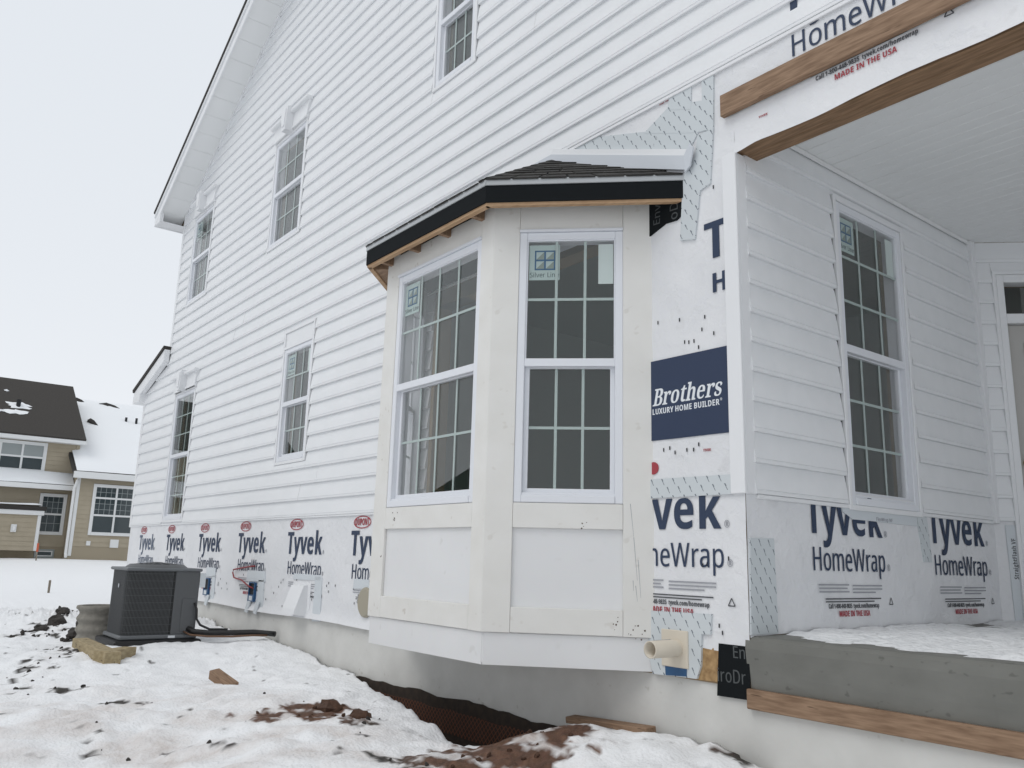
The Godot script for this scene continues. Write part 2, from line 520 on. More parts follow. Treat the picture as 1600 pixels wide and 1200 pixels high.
# ------------------------------------------------------------------ windows
# a double-hung window; local x right, y up, z out; origin at the outer frame's lower corner
func window(parent: Node3D, at: Vector3, u: Vector3, nn: Vector3, w: float, h: float, cols: int, rows: int, fw := 0.055, label := "", channel := true, sticker := 0) -> Node3D:
	var o := Node3D.new()
	o.name = "window"
	parent.add_child(o, true)
	o.transform = Transform3D(Basis(u, Vector3.UP, nn), at - (off[parent] if off.has(parent) else Vector3.ZERO))
	if label != "": o.set_meta("label", label)
	var zf := .016
	var mb := MB.new()
	# frame: jambs full height, head and sill between
	mb.box(Vector3(0, 0, -.10), Vector3(fw, h, zf), .004)
	mb.box(Vector3(w - fw, 0, -.10), Vector3(w, h, zf), .004)
	mb.box(Vector3(fw, h - fw, -.10), Vector3(w - fw, h, zf - .002), .004)
	mb.box(Vector3(fw, 0, -.10), Vector3(w - fw, fw * .9, zf + .006), .004)
	mb.box(Vector3(fw * .55, .012, -.09), Vector3(w - fw * .55, fw * .9 + .016, .008), .003)
	put(o, "frame", mb, M.window_white)
	if channel:
		mb = MB.new()
		mb.box(Vector3(-.034, -.034, 0), Vector3(-.001, h + .034, .026), .003)
		mb.box(Vector3(w + .001, -.034, 0), Vector3(w + .034, h + .034, .026), .003)
		mb.box(Vector3(-.001, h + .001, 0), Vector3(w + .001, h + .034, .025), .003)
		mb.box(Vector3(-.001, -.034, 0), Vector3(w + .001, -.001, .025), .003)
		put(o, "channel_trim", mb, M.vinyl_trim)
		mb = MB.new()
		mb.box(Vector3(-.052, -.034, .0), Vector3(-.0341, h + .034, .0035))
		mb.box(Vector3(w + .0341, -.034, .0), Vector3(w + .052, h + .034, .0035))
		put(o, "channel_gap", mb, M.gap_dark)
	var half := h * 0.5
	for s in [1, 0]:
		var y0 := (half if s == 1 else fw * .9 + .014)
		var y1 := (h - fw if s == 1 else half)
		var z := (.004 if s == 1 else -.026)
		var r := .030
		var x0 := fw
		var x1 := w - fw
		mb = MB.new()
		mb.box(Vector3(x0, y0, z - .03), Vector3(x0 + (.008 if s == 1 else r), y1, z + .004), .002)
		mb.box(Vector3(x1 - (.008 if s == 1 else r), y0, z - .03), Vector3(x1, y1, z + .004), .002)
		mb.box(Vector3(x0, y1 - (.008 if s == 1 else .028), z - .03), Vector3(x1, y1, z + .003), .002)
		mb.box(Vector3(x0, y0 - (.022 if s == 1 else 0.0), z - .03), Vector3(x1, y0 + r, z + (.010 if s == 1 else .003)), .003)
		put(o, "sash", mb, M.window_white)
		var gx0 := x0 + (.008 if s == 1 else r)
		var gx1 := x1 - (.008 if s == 1 else r)
		var gy0 := y0 + r
		var gy1 := y1 - (.008 if s == 1 else .028)
		for k in 2:
			mb = MB.new()
			var zz := z - .006 - k * .014
			mb.quad(Vector3(gx0, gy0, zz), Vector3(gx1, gy0, zz), Vector3(gx1, gy1, zz), Vector3(gx0, gy1, zz))
			put(o, "glass_pane", mb, M.glass)
		for k in range(1, cols):
			mb = MB.new()
			var x := gx0 + (gx1 - gx0) * k / cols
			mb.box(Vector3(x - .009, gy0, z - .016), Vector3(x + .009, gy1, z - .010), .001)
			put(o, "muntin", mb, M.muntin)
		for k in range(1, rows):
			mb = MB.new()
			var y := gy0 + (gy1 - gy0) * k / rows
			mb.box(Vector3(gx0, y - .009, z - .0158), Vector3(gx1, y + .009, z - .0098), .001)
			put(o, "muntin", mb, M.muntin)
		if s == 1 and sticker > 0:
			# paper labels on the inner glass
			var zz := z - .0185
			var sw := .20
			var sh := .24
			mb = MB.new()
			mb.box(Vector3(gx0 + .004, gy1 - .02 - sh, zz - .0005), Vector3(gx0 + .004 + sw, gy1 - .02, zz))
			var lab := put(o, "paper_label", mb, M.paper_label)
			mb = MB.new()
			var ex := gx0 + .040
			var ey := gy1 - .02 - .172
			var es := .135
			for q in [[0, 0, es, .010], [0, es - .010, es, es], [0, 0, .010, es], [es - .010, 0, es, es], [es * .5 - .006, 0, es * .5 + .006, es], [0, es * .5 - .006, es, es * .5 + .006]]:
				mb.quad(Vector3(ex + q[0], ey + q[1], zz + .0012), Vector3(ex + q[2], ey + q[1], zz + .0012), Vector3(ex + q[2], ey + q[3], zz + .0012), Vector3(ex + q[0], ey + q[3], zz + .0012))
			put(lab, "emblem_bars", mb, M.label_blue)
			mb = MB.new()
			for q in [[.010, .010], [es * .5 + .006, .010], [.010, es * .5 + .006], [es * .5 + .006, es * .5 + .006]]:
				var l := es * .5 - .016
				mb.tri(Vector3(ex + q[0], ey + q[1], zz + .0008), Vector3(ex + q[0] + l, ey + q[1], zz + .0008), Vector3(ex + q[0] + l, ey + q[1] + l, zz + .0008))
			put(lab, "emblem_shade", mb, M.label_shade)
			letters(lab, "Silver Line", Vector3(gx0 + .010, gy1 - .02 - .220, zz + .0006), Vector3.RIGHT, Vector3.BACK, .032, .188, M.label_ink, sans)
			if sticker > 1:
				mb = MB.new()
				mb.box(Vector3(gx1 - .10, gy1 - .29, zz - .0005), Vector3(gx1 - .004, gy1 - .02, zz))
				put(o, "paper_label", mb, M.label_white)
	return o

# flared head trim with a keystone over a window
func crosshead(parent: Node3D, x0: float, x1: float, y: float) -> void:
	var mb := MB.new()
	var w := x1 - x0
	mb.prism([Vector2(0, 0), Vector2(w, 0), Vector2(w + .02, .06), Vector2(w + .09, .25), Vector2(-.09, .25), Vector2(-.02, .06)], Vector3(x0, y, 0), Vector3.RIGHT, Vector3.UP, 0.0, .045)
	mb.box(Vector3(x0 - .10, y + .215, 0), Vector3(x1 + .10, y + .262, .10), .012)
	mb.box(Vector3(x0 - .03, y, 0), Vector3(x1 + .03, y + .03, .06), .006)
	var hd := put(parent, "window_header", mb, M.vinyl_trim)
	mb = MB.new()
	var cx := (x0 + x1) * .5
	mb.prism([Vector2(-.055, -.02), Vector2(.055, -.02), Vector2(.10, .29), Vector2(-.10, .29)], Vector3(cx, y, 0), Vector3.RIGHT, Vector3.UP, 0.02, .14)
	mb.prism([Vector2(-.035, .03), Vector2(.035, .03), Vector2(.07, .26), Vector2(-.07, .26)], Vector3(cx, y, 0), Vector3.RIGHT, Vector3.UP, 0.14, .155)
	put(hd, "keystone", mb, M.vinyl_trim)

# a sheet of house wrap with soft creases; u, y extents; lower edge may curl out
func wrap_sheet(parent: Node3D, o: Vector3, u: Vector3, nn: Vector3, x0: float, x1: float, y0: Callable, y1: float, sd: int, curl := 0.0, step := .05) -> Node3D:
	var f := FastNoiseLite.new()
	f.seed = sd; f.frequency = 1.1; f.fractal_octaves = 4
	var g := FastNoiseLite.new()
	g.seed = sd + 3; g.frequency = 3.0; g.fractal_octaves = 2; g.noise_type = FastNoiseLite.TYPE_SIMPLEX
	var nx := int(ceil((x1 - x0) / step))
	var ny := int(ceil((y1 - y0.call(x0)) / step))
	var P := []
	for i in nx + 1:
		var row := []
		var x := x0 + (x1 - x0) * i / nx
		var lo: float = y0.call(x)
		for j in ny + 1:
			var y := lo + (y1 - lo) * j / ny
			var d := .0035 + absf(f.get_noise_2d(x * 1.4 + y * .5, y)) * .0055 + maxf(0, g.get_noise_2d(x + y, y * .6)) * .0025
			if curl > 0: d += curl * pow(clampf(1.0 - (y - lo) / .09, 0, 1), 1.6) * (1.0 + .5 * f.get_noise_2d(x * 2, 7))
			row.append(o + u * x + Vector3.UP * y + nn * d)
		P.append(row)
	var mb := MB.new()
	for i in nx:
		for j in ny:
			mb.quad(P[i][j], P[i + 1][j], P[i + 1][j + 1], P[i][j + 1])
	return put(parent, "house_wrap", mb, M.wrap, "", true)

func patch(parent: Node3D, nm: String, poly: Array, o: Vector3, u: Vector3, m: Material, t0 := .009, t1 := .0125) -> MeshInstance3D:
	var mb := MB.new()
	mb.prism(poly, o, u, Vector3.UP, t0, t1)
	return put(parent, nm, mb, m)

# a board lying along local x, centred
func board(nm: String, size: Vector3, at: Vector3, rot: Vector3, m: Material, label: String, category: String, group := "") -> MeshInstance3D:
	var mb := MB.new()
	mb.box(-size * .5, size * .5, .004)
	var o := lone(nm, mb, m, label, category, at, group)
	o.rotation_degrees = rot
	return o

func _ready() -> void:
	# ---------------- camera, sky, sun, exposure
	var cam := Camera3D.new()
	cam.name = "camera"
	cam.transform = Transform3D(Basis(Vector3(.61971, .02696, -.78437), Vector3(.14544, .97815, .14853), Vector3(.77124, -.20613, .60225)), Vector3(0, 1.6, 3.8))
	cam.fov = 49.41
	cam.near = .05
	cam.far = 2000
	add_child(cam)
	cam.current = true
	var env := Environment.new()
	env.background_mode = Environment.BG_SKY
	var sky := Sky.new()
	var sm := ProceduralSkyMaterial.new()
	sm.sky_top_color = Color(.855, .875, .90)
	sm.sky_horizon_color = Color(.925, .935, .95)
	sm.sky_curve = .12
	sm.ground_bottom_color = Color(.80, .82, .84)
	sm.ground_horizon_color = Color(.88, .90, .92)
	sm.sun_angle_max = 1.0
	sky.sky_material = sm
	env.sky = sky
	env.background_energy_multiplier = 1.0
	env.tonemap_mode = Environment.TONE_MAPPER_LINEAR
	env.tonemap_exposure = 1.10
	env.sdfgi_enabled = true
	env.ssao_enabled = true
	env.ssil_enabled = true
	var we := WorldEnvironment.new()
	we.name = "world_environment"
	we.environment = env
	add_child(we)
	var sun := DirectionalLight3D.new()
	sun.name = "sun"
	sun.light_color = Color(1.0, 1.0, 1.0)
	sun.light_energy = 0.32
	sun.light_angular_distance = 40.0
	sun.shadow_enabled = true
	add_child(sun)
	sun.look_at_from_position(Vector3(0, 13, 9.5), Vector3.ZERO)

	rng.seed = 4
	bold = SystemFont.new(); bold.font_names = PackedStringArray(["Droid Sans"]); bold.font_weight = 700
	sans = SystemFont.new(); sans.font_names = PackedStringArray(["Droid Sans"])
	serif = SystemFont.new(); serif.font_names = PackedStringArray(["Droid Serif"]); serif.font_weight = 700
	make_materials()
	build_ground()
	build_house()
	build_porch()
	build_bay()
	build_neighbour()
	build_air_conditioner()
	build_small_things()

# ------------------------------------------------------------------ ground
const GP := [[-14, 0, .78], [-12.0, 0.3, .74], [-10.5, 0.3, .74], [-8.9, 0, .72], [-8.2, 0, .657], [-7.4, .1, .56], [-6.9, .2, .56], [-9.3, 1, .69], [-9.9, 1.6, .60], [-8.6, 1.6, .60], [-10.2, 2.0, .56], [-11.7, 1.8, .60], [-14, .6, .66], [-7.4, 1.2, .55],
	[-6.1, .55, .63], [-5.3, .55, .61], [-4.9, .6, .56], [-4.55, .65, .47], [-4.25, .6, .51], [-3.85, .55, .65], [-3.65, .4, .70], [-3.3, .35, .69], [-5.7, 1.0, .58], [-4.8, 1.05, .60], [-4.3, 1.0, .56], [-3.06, 0, .66], [-2.74, 0, .62], [-3.5, 0, .645],
	[-5, 2.5, .46], [-7.5, 2.7, .50], [0, 3.8, .05], [-2, 2, .38], [-3.2, 1.2, .57], [-1, .6, .5], [-9, 4, .42], [-13, 4, .50], [-16, 2, .62], [-20, 3, .74], [-20, -4, .82], [-25, -5, .95], [-28, 6, .92], [-36, -3, 1.2], [-36, 8, 1.12], [-60, 0, 1.3], [-30, 22, .8], [20, 20, -.2], [12, -5, .2], [-50, -40, 1.6], [-12, 14, .3], [-4, 8, .1]]

func base_height(x: float, z: float) -> float:
	var s := 0.0
	var w := 0.0
	for p in GP:
		var d2: float = (x - p[0]) * (x - p[0]) + (z - p[1]) * (z - p[1]) + .015
		var k := 1.0 / (d2 * sqrt(d2))
		s += k * p[2]; w += k
	return s / w

# edge of the trench along the foundation: how far it reaches out from the wall
func trench_edge(x: float) -> float:
	var pts := [[-7.0, -.05], [-6.6, .05], [-6.1, .30], [-5.5, .42], [-4.9, .50], [-4.5, .50], [-4.2, .42], [-3.95, .26], [-3.75, .08], [-3.6, -.1]]
	if x <= pts[0][0] or x >= pts[-1][0]: return -1.0
	for k in pts.size() - 1:
		if x <= pts[k + 1][0]:
			return lerpf(pts[k][1], pts[k + 1][1], (x - pts[k][0]) / (pts[k + 1][0] - pts[k][0]))
	return -1.0

var gn: FastNoiseLite
var gn2: FastNoiseLite
var gn3: FastNoiseLite
func height(x: float, z: float) -> float:
	var h := base_height(x, z)
	var near := clampf(1.0 - (Vector2(x + 5, z - 1.5).length() - 8.0) / 8.0, .25, 1.0)
	h += gn.get_noise_2d(x, z) * .045 * near
	h += absf(gn2.get_noise_2d(x, z)) * .050 * near - .015
	h += gn3.get_noise_2d(x, z) * .011 * near
	# rough churned ridge with clods
	var rd := absf(z - (1.25 + (x + 12.6) * -.42))
	if x < -10.6 and x > -15.0 and rd < .8: h += (1.0 - rd / .8) * (.05 + .13 * absf(gn3.get_noise_2d(x * 1.6, z * 1.6)))
	var e := trench_edge(x)
	if e > -.5 and z < e + .12:
		var k := smoothstep(e + .10, e - .14, z)
		h = lerpf(h, -.05, k)
	if z < 0.0 and x < -2.7 and x > -15.2: h = minf(h, .3)
	if z < .05 and x >= -2.85: h = minf(h, .60)
	return h

# places where soil shows through the snow: x, z, radius, strength, redness
const SOIL := [[-7.67, 2.60, 0.124, 0.77, 0], [-8.37, 2.32, 0.136, 0.77, 0], [-9.00, 2.06, 0.161, 0.85, 0], [-9.49, 1.92, 0.149, 0.85, 0], [-7.77, 2.41, 0.099, 0.77, 0], [-7.28, 2.56, 0.074, 0.68, 0], [-7.41, 2.30, 0.087, 0.77, 0], [-7.33, 2.16, 0.081, 0.68, 0], [-6.54, 2.09, 0.081, 0.85, 0], [-6.47, 1.97, 0.074, 0.85, 0], [-5.93, 2.48, 0.098, 0.70, 0], [-5.49, 2.52, 0.091, 0.80, 0], [-5.19, 2.35, 0.070, 0.70, 0], [-8.70, 2.30, 0.124, 0.68, 0], [-8.10, 2.50, 0.124, 0.68, 0],
	[-5.52, 1.05, 0.170, 1.30, 1], [-5.40, 1.20, 0.160, 0.90, 1], [-5.38, 1.42, 0.180, 0.60, 1], [-5.51, 1.52, 0.140, 0.50, 1], [-5.08, 1.98, 0.070, 0.70, 0], [-6.22, 1.20, 0.049, 0.70, 0], [-5.11, 0.86, 0.084, 0.70, 0], [-5.05, 1.15, 0.160, 0.80, 1], [-4.78, 1.09, 0.105, 0.70, 0], [-4.60, 1.30, 0.098, 0.60, 0],
	[-3.90, 1.15, 0.170, 0.64, 1], [-3.76, 1.05, 0.221, 0.80, 1], [-3.71, 0.83, 0.238, 1.04, 1], [-3.74, 0.60, 0.221, 1.04, 1], [-3.88, 0.40, 0.187, 0.96, 1], [-3.51, 0.91, 0.170, 0.72, 1], [-3.60, 1.12, 0.187, 0.64, 1], [-4.10, 0.75, 0.212, 0.80, 1], [-3.65, 1.28, 0.170, 0.56, 1], [-4.00, 1.40, 0.160, 0.60, 0], [-3.31, 0.02, 0.085, 0.64, 1], [-3.02, 0.02, 0.085, 0.72, 1], [-2.80, 0.04, 0.100, 0.90, 0],
	[-12.23, 1.60, 0.174, 0.85, 0], [-12.71, 1.40, 0.155, 0.85, 0], [-11.82, 1.80, 0.161, 0.77, 0], [-11.40, 2.05, 0.161, 0.77, 0], [-11.30, 1.80, 0.124, 0.68, 0], [-11.70, 1.55, 0.124, 0.68, 0], [-13.20, 1.10, 0.186, 0.77, 0], [-10.75, 1.62, 0.099, 0.85, 0], [-11.10, 1.40, 0.087, 0.85, 0], [-10.20, 1.45, 0.112, 0.85, 0], [-10.10, 1.90, 0.124, 0.68, 0]]

func build_ground() -> void:
	gn = FastNoiseLite.new(); gn.seed = 2; gn.frequency = .55; gn.fractal_octaves = 3
	gn2 = FastNoiseLite.new(); gn2.seed = 8; gn2.frequency = 1.9; gn2.fractal_octaves = 4
	gn3 = FastNoiseLite.new(); gn3.seed = 15; gn3.frequency = 6.0; gn3.fractal_octaves = 3
	var patchy := FastNoiseLite.new(); patchy.seed = 23; patchy.frequency = 3.2; patchy.fractal_octaves = 5
	var xs := []
	var x := -14.6
	while x < -2.2:
		xs.append(x); x += (.028 if x > -7.6 else .04 if x > -11.0 else .05)
	var st := .08
	while x < 400.0:
		xs.append(x); x += st; st = minf(st * 1.18, 60.0)
	x = -14.66; st = .07
	while x > -600.0:
		xs.push_front(x); x -= st; st = minf(st * 1.10, 60.0)
	var zs := []
	var z := -.06
	while z < 3.4:
		zs.append(z); z += (.028 if z < 2.4 else .045)
	st = .07
	while z < 400.0:
		zs.append(z); z += st; st = minf(st * 1.15, 60.0)
	z = -.12; st = .1
	while z > -500.0:
		zs.push_front(z); z -= st; st = minf(st * 1.22, 60.0)
	var nx := xs.size()
	var nz := zs.size()
	var V := PackedVector3Array()
	var C := PackedColorArray()
	var snow := Color(.885, .895, .91)
	for i in nx:
		for j in nz:
			var p := Vector3(xs[i], height(xs[i], zs[j]), zs[j])
			V.append(p)
			var c := snow
			var w := 0.0
			var red := 0.0
			if p.x > -16 and p.x < -1.5 and p.z > -.3 and p.z < 4.0:
				for s in SOIL:
					# streaks stretched along the slope
					var d: float = Vector2((p.x - s[0]) * .75 + (p.z - s[1]) * .25, (p.z - s[1]) * 1.05).length() / s[2]
					if d < 1.7:
						var k: float = s[3] * maxf(0.0, 1.0 - d / 1.7)
						w += k; red += k * s[4]
				var tone := patchy.get_noise_2d(p.x, p.z * 1.3)
				var cover := smoothstep(.46, .60, w * .85 + tone * .95)
				# melt-stained snow around bare soil
				var stain := clampf(w * .55, 0, 1) * smoothstep(-.3, .5, patchy.get_noise_2d(p.x * 2.1 + 9, p.z * 2.1)) * .55
				var rr := clampf(red / maxf(w, .001), 0, 1)
				var clay := Color(.115, .060, .038)
				var soil := Color(.046, .041, .036).lerp(clay, rr)
				var grit := patchy.get_noise_2d(p.x * 5.0 + 31, p.z * 5.0)
				soil = soil * (0.72 + 1.5 * absf(grit))
				# crusts of snow left lying on the bare soil
				cover *= 1.0 - .75 * smoothstep(.14, .34, patchy.get_noise_2d(p.x * .9 + 60, p.z * 1.3))
				c = snow.lerp(Color(.52, .44, .38).lerp(Color(.50, .38, .31), rr), stain).lerp(soil, cover)
				# thin, dirtier trampled snow in the foreground
				var tr := smoothstep(-7.6, -5.2, p.x + p.z * .25) * smoothstep(.55, 1.5, p.z) * clampf(.45 + 1.1 * patchy.get_noise_2d(p.x * .55 + 3, p.z * .55), 0, 1) * (.75 + .5 * patchy.get_noise_2d(p.x * 4, p.z * 4)) * .72
				c = c.lerp(Color(.56, .49, .45), clampf(tr, 0, 1) * (1.0 - cover))
				var e := trench_edge(p.x)
				if e > -.5 and p.z < e - .07 + .05 * tone:
					c = clay * (0.8 + .5 * absf(patchy.get_noise_2d(p.x * 5, p.z * 5)))
			C.append(c)
	var N := PackedVector3Array()
	N.resize(V.size())
	var I := PackedInt32Array()
	for i in nx - 1:
		for j in nz - 1:
			var a := i * nz + j
			var b := a + nz
			I.append_array([a, b, b + 1, a, b + 1, a + 1])
			var m := (V[a + 1] - V[a]).cross(V[b] - V[a])
			N[a] += m; N[b] += m; N[a + 1] += m; N[b + 1] += m
	for k in N.size(): N[k] = N[k].normalized()
	var A := []
	A.resize(Mesh.ARRAY_MAX)
	A[Mesh.ARRAY_VERTEX] = V; A[Mesh.ARRAY_NORMAL] = N; A[Mesh.ARRAY_COLOR] = C; A[Mesh.ARRAY_INDEX] = I
	var m := ArrayMesh.new()
	m.add_surface_from_arrays(Mesh.PRIMITIVE_TRIANGLES, A)
	var o := MeshInstance3D.new()
	o.name = "ground"
	o.mesh = m
	o.material_override = M.ground
	add_child(o)
	o.set_meta("kind", "structure")
	o.set_meta("label", "trampled snow with bare soil showing through in streaks")

# ------------------------------------------------------------------ the house
const WIN := {"A": [-13.38, -12.50, 5.46, 6.90], "B": [-10.07, -9.14, 5.45, 6.90], "C": [-9.22, -8.46, 2.62, 3.95], "D": [-6.16, -5.53, 5.96, 7.30], "E": [-13.39, -12.47, 2.045, 3.97]}
const RS := 0.548                # slope of the main roof
func rake_y(x: float) -> float:      # underside of the main rake on the wall
	return 7.266 + (x + 13.828) * RS

func rake_x(y: float) -> float: return (y - 7.266) / RS - 13.828

func span_main(yb: float) -> Vector2:
	var a := -15.20 if yb < 3.98 else (-14.0 if yb > 4.75 else lerpf(-15.20, -14.0, (yb - 3.98) / .5) if yb < 4.48 else -14.0)
	var b := 1.5
	if yb < 4.57: b = -4.40 if yb > 4.40 else (-4.9 if yb > 3.78 else -6.0)
	var r := -99.0
	if yb + E_SID > rake_y(-14.0) - .06: r = rake_x(yb) + .115
	return Vector2(maxf(a, r), b)

func cut_main(y: float, a: float) -> float:
	if y > 6.9: return maxf(a, rake_x(y) + .115)
	if y > 3.98 and y < 4.90: return maxf(-15.2, minf(-14.0, (y - 4.24) / .31 - 15.22))
	return a

func build_house() -> void:
	house = thing("house", "white unfinished house with vinyl siding, printed house wrap and a concrete foundation", "house", Vector3(-8.5, .6, -.1))
	var H := house
	var X := Vector3.RIGHT
	var Z := Vector3.BACK
	var O := Vector3.ZERO
	var holes := []
	for k in WIN:
		var w = WIN[k]
		holes.append([w[0] + .02, w[1] - .02, w[2] + .02, w[3] - .02])
	# sheathing
	var wh := holes.duplicate()
	wh.append([-5.95, -3.75, 1.2, 3.75])
	put(H, "wall", wall_mesh(-14.0, XC, .98, 4.24, wh, O, X, Z, .15), M.sheathing)
	put(H, "wall", wall_mesh(-15.2, -14.0, .98, 4.0, [], O, X, Z, .15), M.sheathing)
	put(H, "wall", wall_mesh(-14.0, 4.0, 4.24, 7.1, wh, O, X, Z, .15), M.sheathing)
	var mb := MB.new()
	mb.prism([Vector2(-14.0, 7.1), Vector2(4.0, 7.1), Vector2(4.0, rake_y(-14.0 + .3)), Vector2(-5.0, rake_y(-5.0)), Vector2(-14.0, rake_y(-14.0))], O, X, Vector3.UP, -.15, 0)
	put(H, "gable_wall", mb, M.sheathing)
	mb = MB.new()
	mb.box(Vector3(-15.2, .98, -9.0), Vector3(-15.05, 4.3, -.15)); put(H, "wall", mb, M.vinyl)
	mb = MB.new()
	mb.box(Vector3(-14.0, 4.3, -9.0), Vector3(-13.85, 7.2, -.15)); put(H, "wall", mb, M.vinyl)
	mb = MB.new()
	mb.box(Vector3(-15.2, .98, -9.15), Vector3(4.0, 7.2, -9.0)); put(H, "wall", mb, M.vinyl)
	mb = MB.new()
	mb.box(Vector3(3.85, 4.25, -9.0), Vector3(4.0, 7.2, -.15)); put(H, "wall", mb, M.vinyl)
	# floors and partitions inside
	mb = MB.new()
	mb.box(Vector3(-15.05, 1.0, -8.99), Vector3(XC - .15, 1.2, -.16)); put(H, "floor", mb, M.interior_floor)
	mb = MB.new()
	mb.box(Vector3(-13.84, 4.30, -8.99), Vector3(3.84, 4.55, -.16)); put(H, "upper_floor", mb, M.interior)
	mb = MB.new()
	mb.box(Vector3(-13.84, 7.25, -8.99), Vector3(3.84, 7.35, -.16)); put(H, "attic_floor", mb, M.interior)
	for q in [[-11.2, 1.2, 4.30], [-7.4, 1.2, 4.30], [-11.2, 4.55, 7.25], [-7.4, 4.55, 7.25]]:
		mb = MB.new()
		mb.box(Vector3(q[0] - .06, q[1], -8.98), Vector3(q[0] + .06, q[2], -.17)); put(H, "partition", mb, M.interior)
	for q in [[-15.0, -2.95, 1.2, 4.30], [-13.8, 3.8, 4.55, 7.25]]:
		mb = MB.new()
		mb.box(Vector3(q[0], q[2], -4.6), Vector3(q[1], q[3], -4.5)); put(H, "partition", mb, M.interior)
	# foundation
	mb = wall_mesh(-15.18, 4.0, -.9, .985, [], Vector3(0, 0, -.012), X, Z, .25)
	put(H, "foundation", mb, M.foundation)
	# waterproofing that shows in the trench below an uneven edge
	var lowp := [Vector2(-7.4, -.7), Vector2(-3.3, -.7)]
	var top := []
	var f := FastNoiseLite.new(); f.seed = 77; f.frequency = 2.2; f.fractal_octaves = 4
	var xx := -3.3
	while xx > -7.41:
		lowp.append(Vector2(xx, .555 + .012 * (xx + 7.0) * .3 + f.get_noise_2d(xx, 0) * .035)); xx -= .06
	put(H, "waterproofing", patch_mb(lowp, .0, .004), M.drain_board)
	var net := []
	xx = -7.2
	while xx < -3.4: net.append(Vector2(xx, .475 + f.get_noise_2d(xx, 4) * .02)); xx += .1
	while xx > -7.25: net.append(Vector2(xx, .315 + f.get_noise_2d(xx, 9) * .02)); xx -= .1
	put(H, "drainage_net", patch_mb(net, .004, .009), M.drain_net)
	put(H, "drainage_net", patch_mb([Vector2(-4.88, .34), Vector2(-4.80, .34), Vector2(-4.80, .22), Vector2(-4.88, .22)], .005, .0095), M.drain_net)
	# house wrap, printed
	var wl: Node3D = wrap_sheet(H, O, X, Z, -15.2, -6.0, func(x): return .965 + .008 * sin(x * 2.2), 2.06, 101, .028)
	for k in 6:
		if k == 5:
			letters(wl, "Tyv", Vector3(-7.266, 1.60, .0105), X, Z, .225, .50, M.navy, bold, "brand_lettering")
		wrap_print(wl, -14.55 + 1.457 * k, 1.60, O, X, Z, true, true, k < 5, "navy_faded" if k == 0 else "navy")
	var wr: Node3D = wrap_sheet(H, O, X, Z, -3.74, XC + .004, func(x): return 1.16 + .012 * sin(x * 7.0), 4.66, 103)
	wrap_sheet(H, O, X, Z, -4.5, -3.74, func(_x): return 3.80, 4.66, 104)
	letters(wr, "vek", Vector3(-3.455, 1.80, .0105), X, Z, .225, .51, M.navy, bold, "brand_lettering")
	letters(wr, "®", Vector3(-2.925, 1.805, .0105), X, Z, .04, .035, M.grey_ink, sans, "mark")
	wrap_print(wr, -3.79, 1.80, O, X, Z, false, true, false)
	letters(wr, "T", Vector3(-3.02, 3.375, .0105), X, Z, .225, .165, M.navy, bold, "brand_lettering")
	letters(wr, "H", Vector3(-2.965, 3.163, .0105), X, Z, .115, .095, M.navy, bold, "product_lettering")
	letters(wr, "MADE", Vector3(-3.36, 4.545, .0105), Vector3(1, .05, 0).normalized(), Z, .034, .10, M.red_ink, bold)
	# builder's banner
	var bn := patch(H, "builder_banner", [Vector2(-3.72, 2.335), Vector2(-2.86, 2.328), Vector2(-2.86, 2.826), Vector2(-3.72, 2.83)], O, X, M.banner, .0, .0125)
	letters(bn, "Brothers", Vector3(-3.44, 2.545, .0128), X, Z, .105, .515, M.white_ink, serif, "lettering", .22)
	letters(bn, "LUXURY HOME BUILDER", Vector3(-3.44, 2.492, .0128), X, Z, .034, .505, M.white_ink, bold)
	letters(bn, "®", Vector3(-2.93, 2.515, .0128), X, Z, .016, .014, M.white_ink, sans)
	letters(wr, "TYVEK", Vector3(-3.06, 2.235, .0105), X, Z, .015, .055, M.red_ink, bold)
	mb = MB.new()
	var dot := []
	for k in 16: dot.append(Vector2(-3.44 + cos(TAU * k / 16) * .042, 2.165 + sin(TAU * k / 16) * .038))
	put(wr, "red_dot", patch_mb(dot, .009, .0122), M.red_ink)
	# staples
	mb = MB.new()
	for k in 70:
		var p := Vector3(rng.randf_range(-3.45, -2.9), [1.26, 1.62, 2.25, 2.28, 2.88, 2.93, 3.05, 3.8, 4.3][k % 9] + rng.randf_range(-.03, .03), .0095)
		if k > 26: p = Vector3(rng.randf_range(-12.5, -6.5), rng.randf_range(1.05, 1.35), .0105)
		mb.box(p + Vector3(-.003, -.011, 0), p + Vector3(.003, .011, .003))
	put(wr, "staples", mb, M.gap_dark).set_meta("kind", "stuff")
	# flashing tape patches
	var tapes := {"a": [[-4.26, 4.57], [-4.08, 4.60], [-3.49, 4.41], [-3.04, 4.23], [-3.16, 4.09]], "b": [[-3.5, 4.40], [-3.28, 4.50], [-2.93, 4.40], [-2.96, 4.2], [-3.1, 4.24]], "c": [[-3.26, 4.64], [-3.09, 4.64], [-3.10, 4.4], [-3.29, 4.48]], "d": [[-3.01, 4.64], [-2.915, 4.64], [-2.93, 4.19], [-3.01, 4.22]],
		"e": [[-3.05, 4.20], [-2.93, 4.20], [-2.96, 3.85], [-3.04, 3.83], [-3.085, 3.53], [-3.2, 3.555], [-3.17, 3.98], [-3.07, 4.07]], "f": [[-3.6, 2.10], [-2.86, 2.093], [-2.86, 1.985], [-3.6, 1.985]], "g": [[-3.5, 1.33], [-3.02, 1.34], [-3.03, 1.23], [-3.09, 1.23], [-3.10, 1.06], [-3.13, .99], [-3.45, .98], [-3.5, 1.17]]}
	var lay := 0
	for k in tapes:
		var poly := []
		for q in tapes[k]: poly.append(Vector2(q[0], q[1]))
		var t := patch(H, "flashing_tape", poly, O, X, M.tape, .0, .0125 + .0012 * lay)
		lay += 1
